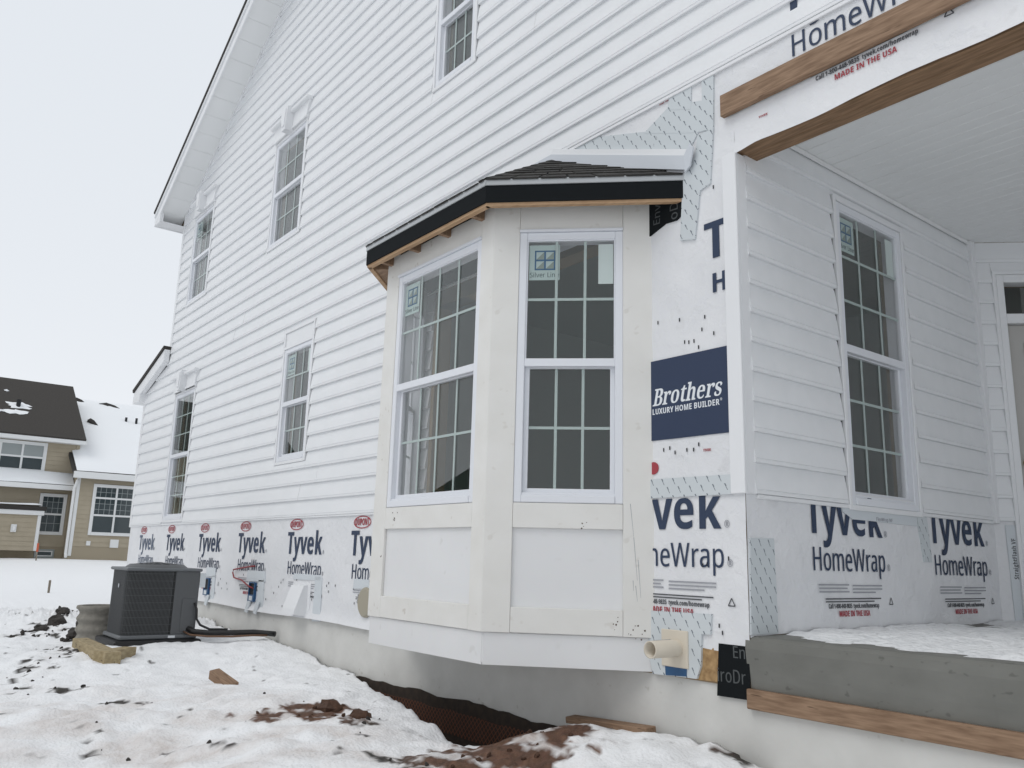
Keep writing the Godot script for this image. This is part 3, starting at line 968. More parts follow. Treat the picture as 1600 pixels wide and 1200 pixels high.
	# black membrane, bare sheathing, blue tape
	var bm := patch(H, "black_membrane", [Vector2(-3.46, 3.93), Vector2(-3.186, 3.92), Vector2(-3.19, 3.72), Vector2(-3.23, 3.70), Vector2(-3.32, 3.705), Vector2(-3.46, 3.655)], O, X, M.membrane, .0, .015)
	letters(bm, "Envi", Vector3(-3.365, 3.72, .0155), Vector3(.05, 1, 0).normalized(), Z, .055, .15, M.membrane_text, sans)
	letters(bm, "oDri", Vector3(-3.22, 3.71, .0155), Vector3(.05, 1, 0).normalized(), Z, .065, .17, M.membrane_text, sans)
	bm = patch(H, "black_membrane", [Vector2(-2.985, 1.19), Vector2(-2.79, 1.19), Vector2(-2.79, .925), Vector2(-3.003, .92)], O, X, M.membrane, .0, .007)
	letters(bm, "iroDr", Vector3(-2.995, .995, .0075), Vector3(1, .02, 0).normalized(), Z, .068, .180, M.membrane_text, sans)
	letters(bm, "En", Vector3(-2.89, 1.125, .0075), Vector3(1, .02, 0).normalized(), Z, .06, .075, M.membrane_text, sans)
	patch(H, "bare_sheathing", [Vector2(-3.12, 1.20), Vector2(-2.98, 1.20), Vector2(-2.998, .99), Vector2(-3.15, .985)], O, X, M.osb, .0, .004)
	patch(H, "blue_tape", [Vector2(-3.354, 1.05), Vector2(-3.196, 1.05), Vector2(-3.197, .995), Vector2(-3.35, .985)], O, X, M.blue_box, .0, .0225)
	# grey tape flaps round the boxes on the lower wall
	for q in [[-11.22, -10.86, 1.28, 1.40], [-9.80, -9.24, 1.275, 1.40], [-9.44, -9.25, 1.0, 1.30], [-10.97, -10.84, .99, 1.3], [-8.50, -7.84, 1.34, 1.40], [-7.98, -7.80, .95, 1.38], [-7.16, -6.85, 1.30, 1.39]]:
		patch(H, "flashing_tape", [Vector2(q[0], q[2]), Vector2(q[1], q[2] + .01), Vector2(q[1] - .02, q[3]), Vector2(q[0] + .01, q[3])], O, X, M.tape_plain, .0, .0135)
	for q in [-9.66, -9.40, -11.05]:
		patch(H, "tape_flap", [Vector2(q, 1.06), Vector2(q + .09, 1.06), Vector2(q + .02, .925), Vector2(q - .07, .935)], O, X, M.tape_plain, .02, .034)
	# siding of the gable wall
	var sh := []
	for k in WIN:
		var w = WIN[k]
		sh.append([w[0] - .044, w[1] + .044, w[2] - .036, w[3] + (.036 if k != "C" else .235)])
	siding(H, O, X, Z, span_main, Y_SID, 11.2, sh, cut_main, M.vinyl)
	# starter strip under the first course and the drip edge of the upper siding
	mb = MB.new(); mb.box(Vector3(-15.2, 1.972, .0), Vector3(-6.0, 1.988, .023), .003); put(H, "starter_strip", mb, M.vinyl_trim)
	mb = MB.new(); mb.box(Vector3(-4.38, 4.553, .0), Vector3(1.5, 4.578, .023), .003); put(H, "starter_strip", mb, M.vinyl_trim)
	# corner posts
	for q in [[-15.235, -15.15, 1.965, 4.26], [-14.035, -13.955, 4.87, 7.15]]:
		mb = MB.new()
		mb.box(Vector3(q[0], q[2], -.08), Vector3(q[1], q[3], .026), .004)
		put(H, "corner_post", mb, M.vinyl_trim)
	mb = MB.new()
	mb.box(Vector3(-2.869, 1.985, .0), Vector3(-2.772, 3.985, .024), .004)
	mb.box(Vector3(-2.80, 1.985, -.085), Vector3(-2.774, 3.985, .001), .004)
	put(H, "corner_post", mb, M.vinyl_trim)
	# windows of the gable wall
	for k in WIN:
		var w = WIN[k]
		var lb: String = {"A": "upper window with keystone header next to the house corner", "B": "upper window with keystone header at mid wall", "C": "narrow lower window with a blank panel above", "D": "small upper window near the top of the wall", "E": "tall lower window with keystone header"}[k]
		window(H, Vector3(w[0], w[2], 0), X, Z, w[1] - w[0], w[3] - w[2], 3, 3 if k == "E" else 2, .05, lb, true, 2 if k in ["C", "D", "A"] else 0)
	for k in ["A", "B", "E"]: crosshead(H, WIN[k][0] - .01, WIN[k][1] + .01, WIN[k][3] + .03)
	mb = MB.new()
	mb.box(Vector3(-9.22, 3.99, 0), Vector3(-8.46, 4.15, .010), .002)
	mb.box(Vector3(-9.254, 3.985, 0), Vector3(-9.221, 4.184, .026), .003)
	mb.box(Vector3(-8.459, 3.985, 0), Vector3(-8.426, 4.184, .026), .003)
	mb.box(Vector3(-9.221, 4.151, 0), Vector3(-8.459, 4.184, .025), .003)
	put(H, "blank_panel", mb, M.vinyl_trim)
	# main roof: two slopes with overhang, fascia and soffit on the visible rake
	var zr := .42
	var xa := -14.32
	var xr := -5.0
	var xb := 4.4
	var ya := rake_y(xa)
	var yr := rake_y(xr)
	var yb2 := yr - (xb - xr) * RS
	mb = MB.new()
	var up := Vector3.UP
	mb.prism([Vector2(xa, ya + .20), Vector2(xr, yr + .20), Vector2(xb, yb2 + .20), Vector2(xb, yb2 + .26), Vector2(xr, yr + .26), Vector2(xa - .04, ya + .24)], O, X, up, -9.4, zr + .03)
	var rf := put(H, "roof", mb, M.roof_dark)
	mb = MB.new()
	mb.prism([Vector2(xa, ya - .02), Vector2(xr, yr - .02), Vector2(xb, yb2 - .02), Vector2(xb, yb2 + .199), Vector2(xr, yr + .199), Vector2(xa, ya + .199)], O, X, up, zr - .025, zr)
	put(rf, "fascia", mb, M.vinyl_trim)
	mb = MB.new()
	mb.prism([Vector2(xa, ya + .13), Vector2(xr, yr + .13), Vector2(xb, yb2 + .13), Vector2(xb, yb2 + .198), Vector2(xr, yr + .198), Vector2(xa, ya + .198)], O, X, up, zr, zr + .018)
	put(rf, "drip_edge", mb, M.vinyl_trim)
	# soffit in short panels along the rake
	var dl := .305
	var n := int((xr - xa) / dl)
	for k in n:
		var s0 := xa + k * dl
		var s1 := s0 + dl - .004
		mb = MB.new()
		mb.prism([Vector2(s0, rake_y(s0) + .0), Vector2(s1, rake_y(s1)), Vector2(s1, rake_y(s1) + .02), Vector2(s0, rake_y(s0) + .02)], O, X, up, .02, zr - .026)
		put(rf, "soffit_panel", mb, M.soffit)
	mb = MB.new()
	mb.prism([Vector2(-14.0, rake_y(-14.0) - .045), Vector2(xr, rake_y(xr) - .045), Vector2(xr, rake_y(xr) - .001), Vector2(-14.0, rake_y(-14.0) - .001)], O, X, up, .0, .032)
	put(rf, "rake_trim", mb, M.vinyl_trim)
	mb = MB.new()
	mb.prism([Vector2(-14.0, rake_y(-14.0) - .085), Vector2(xr, rake_y(xr) - .085), Vector2(xr, rake_y(xr) - .0455), Vector2(-14.0, rake_y(-14.0) - .0455)], O, X, up, .0, .0025)
	put(rf, "channel_gap", mb, M.gap_dark)
	mb = MB.new()
	mb.prism([Vector2(xr, rake_y(xr) - .01), Vector2(xb, yb2 - .01), Vector2(xb, yb2 + .01), Vector2(xr, rake_y(xr) + .01)], O, X, up, -9.3, zr - .03)
	mb.prism([Vector2(xa, rake_y(xa)), Vector2(xr, rake_y(xr)), Vector2(xr, rake_y(xr) + .1), Vector2(xa, rake_y(xa) + .1)], O, X, up, -9.3, -.001)
	put(rf, "roof_deck", mb, M.osb)
	# boxed eave return
	mb = MB.new()
	mb.box(Vector3(xa - .01, rake_y(-14.0) - .18, -.3), Vector3(-14.03, rake_y(-14.0) - .17, zr - .004))
	mb.box(Vector3(xa - .03, rake_y(-14.0) - .19, -9.3), Vector3(xa, ya + .19, zr - .003), .004)
	mb.prism([Vector2(xa, rake_y(-14.0) - .188), Vector2(-14.036, rake_y(-14.0) - .188), Vector2(-14.036, rake_y(-14.036) - .0), Vector2(xa, ya + .0)], O, X, up, zr - .06, zr - .003)
	put(rf, "eave_return", mb, M.vinyl_trim)
	# low roof over the rear extension
	mb = MB.new()
	var la := [Vector2(-15.62, 4.315), Vector2(-13.98, 4.82), Vector2(-13.98, 4.88), Vector2(-15.66, 4.37)]
	mb.prism(la, O, X, up, -9.2, .135)
	var lr := put(H, "low_roof", mb, M.roof_dark)
	mb = MB.new()
	mb.prism([Vector2(-15.58, 4.13), Vector2(-15.56, 4.13), Vector2(-13.97, 4.62), Vector2(-13.97, 4.818), Vector2(-15.60, 4.313)], O, X, up, .03, .115)
	put(lr, "fascia", mb, M.vinyl_trim)
	mb = MB.new()
	mb.prism([Vector2(-15.60, 4.11), Vector2(-15.18, 4.11), Vector2(-15.18, 4.25), Vector2(-15.60, 4.25)], O, X, up, -.3, .12)
	put(lr, "eave_return", mb, M.vinyl_trim)

func patch_mb(poly: Array, t0: float, t1: float) -> MB:
	var mb := MB.new()
	mb.prism(poly, Vector3.ZERO, Vector3.RIGHT, Vector3.UP, t0, t1)
	return mb

# ------------------------------------------------------------------ porch
func build_porch() -> void:
	var H := house
	var U := Vector3(0, 0, -1)
	var N := Vector3.RIGHT
	var O := Vector3(XC, 0, 0)
	var mb: MB
	var hole := [1.045, 1.895, 2.02, 4.0]
	put(H, "porch_wall", wall_mesh(.15, 3.07, 1.0, 4.24, [hole], O, U, N, .15), M.sheathing)
	var ws: Node3D = wrap_sheet(H, O, U, N, .0, 3.07, func(x): return 1.235 + .012 * sin(x * 5.0), 2.06, 107)
	wrap_print(ws, .555, 1.80, O, U, N, false, true)
	wrap_print(ws, 2.02, 1.79, O, U, N, false, true)
	var wt := patch(H, "flashing_tape", [Vector2(.015, 1.75), Vector2(.23, 1.755), Vector2(.24, 1.25), Vector2(.0, 1.25)], O, U, M.tape, .0, .013)
	patch(H, "flashing_tape", [Vector2(1.86, 1.97), Vector2(2.0, 1.97), Vector2(2.03, 1.66), Vector2(1.92, 1.66)], O, U, M.tape, .0, .013)
	var fw := patch(H, "sill_tape", [Vector2(.92, 2.0), Vector2(1.86, 2.0), Vector2(1.86, 1.895), Vector2(1.3, 1.90), Vector2(1.05, 1.90), Vector2(.95, 1.94)], O, U, M.tape_plain, .0, .014)
	letters(fw, "FlexWrap NF", O + U * 1.33 + Vector3.UP * 1.905 + N * .0145, U, N, .022, .2, M.grey_ink, bold)
	siding(H, O, U, N, func(_y): return Vector2(.075, 3.06), Y_SID, 4.235, [[hole[0] - .046, hole[1] + .046, 1.0, hole[3] + .036]], keep_x, M.vinyl)
	mb = MB.new(); mb.box(Vector3(XC, 1.964, -3.06), Vector3(XC + .023, 1.988, -.09), .003); put(H, "starter_strip", mb, M.vinyl_trim)
	window(H, O + U * hole[0] + Vector3.UP * 1.99, U, N, hole[1] - hole[0], 2.01, 3, 3, .052, "tall window in the porch side wall", true, 2)
	# inner corner, angled entry wall with door
	var A := Vector3(XC, 0, -3.07)
	var AU := Vector3(1, 0, -1).normalized()
	var AN := Vector3(1, 0, 1).normalized()
	mb = MB.new()
	mb.box(Vector3(XC - .005, 1.97, -3.085), Vector3(XC + .045, 4.235, -3.02), .003)
	put(H, "corner_post", mb, M.vinyl_trim)
	put(H, "entry_wall", wall_mesh(-.1, 1.75, 1.0, 4.24, [[.235, 1.23, 1.26, 3.90]], A, AU, AN, .15), M.sheathing)
	var wa: Node3D = wrap_sheet(H, A, AU, AN, .0, .18, func(_x): return 1.24, 2.06, 109)
	var sfl := patch(H, "sill_tape", [Vector2(.09, 1.26), Vector2(.165, 1.26), Vector2(.165, 1.96), Vector2(.08, 1.96)], A, AU, M.tape_plain, .0, .012)
	letters(sfl, "StraightFlash VF", A + AU * .142 + Vector3.UP * 1.56 + AN * .0125, Vector3.UP, AN, .030, .30, M.black_ink, bold)
	siding(H, A, AU, AN, func(_y): return Vector2(.03, 1.75), Y_SID, 4.235, [[.150, 1.8, 1.0, 3.985]], keep_x, M.vinyl)
	mb = MB.new()
	mb.xf = Transform3D(Basis(AU, Vector3.UP, AN), A)
	mb.box(Vector3(.15, 1.24, .0), Vector3(.178, 3.985, .028), .003)
	mb.box(Vector3(.15, 3.955, .0), Vector3(1.3, 3.985, .027), .003)
	put(H, "channel_trim", mb, M.vinyl_trim)
	mb = MB.new()
	mb.xf = Transform3D(Basis(AU, Vector3.UP, AN), A)
	mb.box(Vector3(.179, 1.24, -.10), Vector3(.235, 3.954, .024), .004)
	mb.box(Vector3(1.23, 1.24, -.10), Vector3(1.29, 3.954, .024), .004)
	mb.box(Vector3(.235, 3.89, -.10), Vector3(1.23, 3.954, .022), .004)
	mb.box(Vector3(.235, 3.55, -.10), Vector3(1.23, 3.63, .018), .004)
	mb.box(Vector3(.235, 1.24, -.10), Vector3(1.23, 1.275, .03), .004)
	var dr := put(H, "door_frame", mb, M.vinyl_trim)
	mb = MB.new()
	mb.xf = Transform3D(Basis(AU, Vector3.UP, AN), A)
	mb.quad(Vector3(.235, 3.63, -.04), Vector3(1.23, 3.63, -.04), Vector3(1.23, 3.89, -.04), Vector3(.235, 3.89, -.04))
	put(dr, "transom_pane", mb, M.glass)
	mb = MB.new()
	mb.xf = Transform3D(Basis(AU, Vector3.UP, AN), A)
	mb.box(Vector3(.239, 1.28, -.075), Vector3(1.226, 3.545, -.03), .003)
	for q in [[.36, .70, 1.5, 2.3], [.78, 1.12, 1.5, 2.3], [.36, .70, 2.45, 3.4], [.78, 1.12, 2.45, 3.4]]:
		mb.box(Vector3(q[0], q[2], -.031), Vector3(q[1], q[3], -.022), .006)
	var dd := put(H, "door", mb, M.door_paint)
	mb = MB.new()
	mb.xf = Transform3D(Basis(AU, Vector3.UP, AN), A)
	for y in [2.44, 2.28]:
		mb.tube([Vector3(.30, y, -.03), Vector3(.30, y, .012)], .028, 12)
	put(dd, "lock", mb, M.brass)
	# wall beyond the door, closing the porch
	mb = MB.new()
	mb.box(Vector3(-1.56, .98, -4.45), Vector3(4.0, 4.24, -4.30)); put(H, "porch_rear_wall", mb, M.vinyl)
	# porch ceiling of narrow boards
	var z := -.205
	while z > -4.29:
		mb = MB.new()
		var zz := z - .1005
		mb.box(Vector3(XC + .016, 4.238 + rng.randf_range(0, .0012), zz + (.0012 if int(z * -10.0) % 4 != 1 else .004)), Vector3(4.0, 4.252, z - .0012), .005)
		put(H, "ceiling_plank", mb, M.soffit)
		z -= .102
	mb = MB.new()
	mb.box(Vector3(XC + .012, 4.205, -3.05), Vector3(XC + .026, 4.237, -.21), .003); put(H, "ceiling_trim", mb, M.soffit)
	# header beam of two plies and the board nailed over the wrap
	var bx := 1.5
	var hb := thing("porch_header", "brown wooden header beam spanning the porch opening under the house wrap", "beam", Vector3(-.65, 3.995, -.1))
	for q in [[-.098, .0], [-.199, -.101]]:
		mb = MB.new()
		mb.box(Vector3(-2.15, 0, q[0] + .1), Vector3(4.6, .238, q[1] + .1 - .001), .004)
		var o := put(hb, "beam_ply", mb, M.lumber_dark)
		o.position = Vector3.ZERO
	mb = MB.new()
	mb.box(Vector3(-2.15, -.02, -.105), Vector3(4.6, -.001, -.085), .003)
	var wf: Node3D = wrap_sheet(H, Vector3.ZERO, Vector3.RIGHT, Vector3.BACK, XC + .004, 1.5, func(x): return 3.992 + maxf(0, (x + 1.9)) * .035 + .012 * sin(x * 6.0) - .03 * smoothstep(-2.6, -2.8, x), 4.66, 111, .012)
	wrap_print(wf, -2.43, 4.622, Vector3.ZERO, Vector3.RIGHT, Vector3.BACK, false, true)
	letters(wf, "TYVEK", Vector3(-2.61, 4.13, .0105), Vector3.RIGHT, Vector3.BACK, .012, .06, M.red_ink, bold)
	board("lumber_board", Vector3(4.3, .140, .038), Vector3(-2.849 + 2.15, 4.297, .034), Vector3(0, 0, .0), M.lumber, "brown plank nailed flat over the house wrap above the porch opening", "board")
	# slab, form board, snow
	var sl := thing("porch_slab", "grey concrete porch slab with a rounded edge", "slab", Vector3(-.6, .985, -2.0), "", "structure")
	mb = MB.new()
	var prof := [[.985, -.004], [1.06, .004], [1.18, .012], [1.222, .006], [1.238, -.012], [1.243, -.04]]
	var xl := -2.80
	for k in prof.size() - 1:
		var p = prof[k]
		var q = prof[k + 1]
		var px: float = xl - .012 * (p[0] - .985) / .25
		var qx: float = xl - .012 * (q[0] - .985) / .25
		mb.quad(Vector3(px, p[0], p[1]), Vector3(4, p[0], p[1]), Vector3(4, q[0], q[1]), Vector3(qx, q[0], q[1]))
		mb.quad(Vector3(px, p[0], -.3), Vector3(px, p[0], p[1]), Vector3(qx, q[0], q[1]), Vector3(qx, q[0], -.3))
	mb.quad(Vector3(-2.812, 1.243, -.04), Vector3(4, 1.243, -.04), Vector3(4, 1.243, -4.4), Vector3(-2.812, 1.243, -4.4))
	put(sl, "slab_body", mb, M.slab)
	var fb := board("form_board", Vector3(4.6, .098, .036), Vector3(-2.80 + 2.3, .934, .010), Vector3.ZERO, M.lumber, "stained plank of formwork under the porch slab edge", "board")
	# snow lying on the slab
	mb = MB.new()
	var f := FastNoiseLite.new(); f.seed = 55; f.frequency = 1.5; f.fractal_octaves = 4
	var step := .05
	var grid := {}
	for i in 130:
		for j in 84:
			var x := -2.77 + i * step
			var zz := -.02 - j * step
			# bare concrete in a strip along the edge near the corner and by the entry
			var edge := clampf((-zz - .10) / .22 - .35 + f.get_noise_2d(x * 1.5, zz * 1.5) * .9 + clampf((x + 2.25) * .9, -.3, .45), -1, 1) * smoothstep(.03, .12, -zz)
			var corner := clampf((x - XC - .02) / .2, 0, 1)
			var bare := smoothstep(.25, .6, f.get_noise_2d(x * .8 + 20, zz * .8) + (.35 if zz < -2.0 and x < -2.2 else 0.0))
			var h := .028 * smoothstep(-.1, .45, edge) * (1.0 - bare) * (.75 + .5 * f.get_noise_2d(x * 3, zz * 3)) + .012 * f.get_noise_2d(x * 6, zz * 6) * smoothstep(0, .4, edge)
			grid[Vector2i(i, j)] = Vector3(x, 1.243 + h - .004, zz)
	for i in 129:
		for j in 83:
			var a: Vector3 = grid[Vector2i(i, j)]
			var b: Vector3 = grid[Vector2i(i + 1, j)]
			var c: Vector3 = grid[Vector2i(i + 1, j + 1)]
			var d: Vector3 = grid[Vector2i(i, j + 1)]
			if maxf(maxf(a.y, b.y), maxf(c.y, d.y)) < 1.2435: continue
			mb.quad(a, b, c, d)
	lone("snow", mb, M.snow_layer, "patchy wet snow lying on the porch slab", "snow", Vector3.ZERO, "", "stuff", true)

# ------------------------------------------------------------------ bay window
func build_bay() -> void:
	var B := thing("bay_window", "white panelled bay window with a small hipped roof on the gable wall", "bay window", Vector3(-4.865, .987, 0))
	var zb := .729
	var xl := -5.561
	var xr := -4.169
	var up := Vector3.UP
	var yt := 3.90
	var C0 := Vector3(xl, 0, zb)
	var R0 := Vector3(xr, 0, zb)
	var RU := Vector3(1, 0, -1).normalized()
	var RN := Vector3(1, 0, 1).normalized()
	var L0 := Vector3(xl - zb, 0, 0)
	var LU := Vector3(1, 0, 1).normalized()
	var LN := Vector3(-1, 0, 1).normalized()
	var wside := zb * sqrt(2.0)
	for face in [[C0, Vector3.RIGHT, Vector3.BACK, xr - xl, .174, 1.254, 4, 1], [R0, RU, RN, wside, .172, .842, 3, 2], [L0, LU, LN, wside, .189, .859, 3, 0]]:
		var o: Vector3 = face[0]
		var u: Vector3 = face[1]
		var nn: Vector3 = face[2]
		var w: float = face[3]
		var a: float = face[4]
		var b: float = face[5]
		var T := Transform3D(Basis(u, up, nn), o)
		var t := .022                       # trim boards stand proud of the panels
		var mb := wall_mesh(0, w, 1.0, 3.92, [[a + .01, b - .01, 1.955, 3.70]], o - nn * t, u, nn, .10)
		put(B, "panel", mb, M.bay_panel)
		# boards: stiles, rails
		for q in [[0.0, a, 1.176, yt], [b, w, 1.176, yt], [a + .0015, b - .0015, 3.722, yt - .012], [a + .0015, b - .0015, 1.794, 1.945], [a + .0015, b - .0015, 1.178, 1.325]]:
			mb = MB.new()
			mb.xf = T
			mb.box(Vector3(q[0] + (.0008 if q[0] == 0.0 else 0.0), q[2], -t), Vector3(q[1] - (.0008 if q[1] == w else 0.0), q[3], rng.randf_range(-.0012, .0005)), .0025)
			put(B, "trim_board", mb, M.bay_trim)
		# skirt set back below the trim
		mb = MB.new()
		mb.xf = T
		var inset := .016
		mb.box(Vector3(.012, .987, -.05), Vector3(w - .012 + (.05 if face[7] == 2 else 0.0), 1.174, -inset), .002)
		put(B, "skirt_board", mb, M.bay_panel)
		mb = MB.new()
		mb.xf = T
		mb.box(Vector3(a, 3.704, -t), Vector3(b, 3.7205, .012), .002)
		put(B, "drip_cap", mb, M.window_white)
		window(B, T * Vector3(a, 1.948, -.022), u, nn, b - a, 1.755, face[6], 2, .050, "", false, face[7])
	# mud splashes and scuffs on the boards
	for q in [[0, .30, 1.885, .022, 7], [1, .815, 1.265, .018, 5], [1, .60, 1.81, .014, 4], [0, .16, 1.60, .010, 3], [1, .93, 1.215, .030, 9]]:
		var o: Vector3 = C0 if q[0] == 0 else R0
		var u: Vector3 = Vector3.RIGHT if q[0] == 0 else RU
		var nn: Vector3 = Vector3.BACK if q[0] == 0 else RN
		var sp := MB.new()
		for k in q[4]:
			var c := Vector2(q[1] + rng.randfn(0, q[3]), q[2] + rng.randfn(0, q[3]))
			var rr := rng.randf_range(.002, .0055)
			var ring := []
			for j in 7: ring.append(c + Vector2(cos(TAU * j / 7), sin(TAU * j / 7)) * rr * rng.randf_range(.6, 1.3))
			sp.prism(ring, o, u, up, .0002, .0012)
		put(B, "mud_splash", sp, M.soil)
	for q in [[.885, 1.95, .905, 1.75], [.905, 1.75, .925, 1.50], [.915, 1.47, .925, 1.38], [.93, 1.62, .945, 1.40], [.90, 1.50, .903, 1.44]]:
		var sp := MB.new()
		var a := Vector2(q[0], q[1])
		var b := Vector2(q[2], q[3])
		var d := (b - a).normalized().orthogonal() * .0016
		sp.prism([a - d, b - d * .4, b + d * .4, a + d], R0, RU, up, .0002, .0009)
		put(B, "scuff_mark", sp, M.grey_ink)
	# bottom closing board
	var mb := MB.new()
	mb.prism([Vector2(xl - zb + .05, 0), Vector2(xl + .02, zb - .03), Vector2(xr - .02, zb - .03), Vector2(xr + zb - .05, 0)], Vector3(0, .992, 0), Vector3.RIGHT, Vector3(0, 0, 1), -.012, .0)
	put(B, "underside", mb, M.bay_panel)
	# seat board and head inside
	mb = MB.new()
	mb.prism([Vector2(xl - zb + .16, 0), Vector2(xl + .05, zb - .12), Vector2(xr - .05, zb - .12), Vector2(xr + zb - .16, 0)], Vector3(0, 1.62, 0), Vector3.RIGHT, Vector3(0, 0, 1), -.04, .0)
	put(B, "seat_board", mb, M.interior_floor)
	# roof: outline of the eaves
	var E0 := Vector2(-6.515, 0.0)
	var E1 := Vector2(-5.62, .895)
	var E2 := Vector2(-4.047, .895)
	var E3 := Vector2(-3.152, 0.0)
	var ytop := 3.985
	var rise := .62
	var T1 := Vector3(-5.24, ytop + .895 * rise + .02, 0)
	var T2 := Vector3(-4.424, ytop + .895 * rise + .02, 0)
	var rails := [[E1, E2], [E2, E3], [E0, E1]]
	for r in rails:
		var a: Vector2 = r[0]
		var b: Vector2 = r[1]
		var d := b - a
		var u := Vector3(d.x, 0, d.y).normalized()
		var nn := up.cross(u) * -1.0
		if nn.dot(Vector3(0, 0, 1)) < 0: nn = -nn
		var len := d.length()
		var T := Transform3D(Basis(u, up, u.cross(up)), Vector3(a.x, 0, a.y))
		mb = MB.new(); mb.xf = T
		mb.box(Vector3(.001, 3.944, -.014), Vector3(len - .001, ytop, .007), .003)
		put(B, "drip_edge", mb, M.drip_metal)
		mb = MB.new(); mb.xf = T
		mb.box(Vector3(.0, 3.829, -.010), Vector3(len, 3.943, .0), .001)
		put(B, "black_fascia", mb, M.membrane)
		mb = MB.new(); mb.xf = T
		mb.box(Vector3(.0, 3.808, -.048), Vector3(len, 3.94, -.0105), .002)
		var o := put(B, "sub_fascia", mb, M.lumber_fresh)
	# rafters tails and ledger visible from below
	for k in 4:
		mb = MB.new()
		var x := -5.5 + k * .4
		mb.box(Vector3(x - .019, 3.83, .70), Vector3(x + .019, 3.91, .845), .002)
		put(B, "lookout", mb, M.lumber)
	# left end wood underside
	mb = MB.new()
	mb.xf = Transform3D(Basis(LU, up, LN), L0)
	mb.box(Vector3(.0, 3.82, -.02), Vector3(wside, 3.86, .13), .002)
	put(B, "soffit_wood", mb, M.lumber)
	# roof deck
	mb = MB.new()
	var e0 := Vector3(E0.x, ytop, E0.y)
	var e1 := Vector3(E1.x, ytop, E1.y)
	var e2 := Vector3(E2.x, ytop, E2.y)
	var e3 := Vector3(E3.x, ytop, E3.y)
	mb.quad(e1, e2, T2, T1)
	mb.tri(e2, e3, T2)
	mb.tri(e0, e1, T1)
	mb.quad(e0 + Vector3(0, -.08, 0), e1 + Vector3(0, -.08, 0), e2 + Vector3(0, -.08, 0), e3 + Vector3(0, -.08, 0))
	var deck := put(B, "roof_deck", mb, M.membrane)
	# shingles, course by course, tab by tab
	for fc in [[e1, e2, T1, T2, 9], [e2, e3, T2, e3, 7], [e0, e1, e0, T1, 7]]:
		var p0: Vector3 = fc[0]
		var p1: Vector3 = fc[1]
		var t0: Vector3 = fc[2]
		var t1: Vector3 = fc[3]
		var nn := (p1 - p0).cross((t0 if t0 != p0 else t1) - p0).normalized()
		var rows := 8
		for r in rows:
			# eave, towards the wall line: points along the two hips
			var s0 := float(r) / rows
			var s1 := minf(float(r + 1.25) / rows, 1.0)
			var a0: Vector3
			var b0: Vector3
			var a1: Vector3
			var b1: Vector3
			if fc[4] == 9 or t0 != p0:
				a0 = p0.lerp(t0, s0); a1 = p0.lerp(t0, s1)
			else:
				a0 = p0.lerp(t1, 0.0) if false else p0; a1 = p0
			b0 = p1.lerp(t1, s0); b1 = p1.lerp(t1, s1)
			if t0 == p0:
				# facet narrowing to the wall at e0: rows parallel to the eave
				a0 = p0.lerp(t1, s0); a1 = p0.lerp(t1, s1); b0 = p1.lerp(t1, s0); b1 = p1.lerp(t1, s1)
			if t1 == p1:
				a0 = p0.lerp(t0, s0); a1 = p0.lerp(t0, s1); b0 = p1.lerp(t0, s0); b1 = p1.lerp(t0, s1)
			var out := (a0 - a1).normalized() * (.018 if r == 0 else 0.0)
			var tabs := maxi(1, int((b0 - a0).length() / .17))
			var sh := rng.randf_range(0, .5)
			for k in tabs + 1:
				var f0 := clampf((k - sh) / tabs, 0, 1)
				var f1 := clampf((k + 1 - sh) / tabs, 0, 1)
				if f1 - f0 < .02: continue
				mb = MB.new()
				var th := rng.randf_range(.008, .015)
				var q0 := a0.lerp(b0, f0 + .006) + out
				var q1 := a0.lerp(b0, f1 - .006) + out
				var q2 := a1.lerp(b1, f1 - .006)
				var q3 := a1.lerp(b1, f0 + .006)
				var lift := nn * th
				mb.quad(q0 + lift, q1 + lift, q2 + nn * .003, q3 + nn * .003)
				mb.quad(q0, q1, q1 + lift, q0 + lift)
				mb.quad(q1, q2, q2 + nn * .003, q1 + lift)
				mb.quad(q3, q0, q0 + lift, q3 + nn * .003)
				put(deck, "shingle", mb, M["shingle%d" % rng.randi_range(0, 3)])
	# hip caps
	for hp in [[e2, T2], [e1, T1]]:
		for k in 8:
			mb = MB.new()
			var a: Vector3 = hp[0].lerp(hp[1], k / 8.0) + Vector3(0, .018, 0)
			var b: Vector3 = hp[0].lerp(hp[1], (k + 1.15) / 8.0) + Vector3(0, .012, 0)
			var d := (b - a).normalized()
			var sd := d.cross(up).normalized() * .06
			mb.quad(a - sd - Vector3(0, .022, 0), a, b, b - sd - Vector3(0, .022, 0))
			mb.quad(a, a + sd - Vector3(0, .022, 0), b + sd - Vector3(0, .022, 0), b)
			put(deck, "hip_shingle", mb, M["shingle%d" % (k % 4)])
	# wall flashing in bent white metal along the top of the roof
	var fl := T2 + Vector3(0, .03, 0)
	var fr := Vector3(-3.115, 4.075, 0)
	mb = MB.new()
	mb.prism([Vector2(0, 0), Vector2((fr - fl).length(), 0), Vector2((fr - fl).length(), .095), Vector2(0, .095)], fl + Vector3(0, -.085, .02), (fr - fl).normalized(), up, .0, .016)
	put(B, "wall_flashing", mb, M.flashing)
	mb = MB.new()
	mb.prism([Vector2(0, 0), Vector2((fr - fl).length(), 0), Vector2((fr - fl).length() - .01, .045), Vector2(.02, .045)], fl + Vector3(0, .0115, .016), (fr - fl).normalized(), up, .0, .012)
	put(B, "wall_flashing", mb, M.vinyl_trim)
	mb = MB.new()
	mb.box(Vector3(T1.x, fl.y - .08, .016), Vector3(T2.x, fl.y + .012, .034), .003)
	put(B, "wall_flashing", mb, M.flashing)
	mb = MB.new()
	mb.prism([Vector2(0, 0), Vector2(.05, .02), Vector2(.085, .13), Vector2(.05, .17), Vector2(.0, .12)], Vector3(-3.135, 3.98, .03), Vector3(1, 0, .2).normalized(), up, .0, .01)
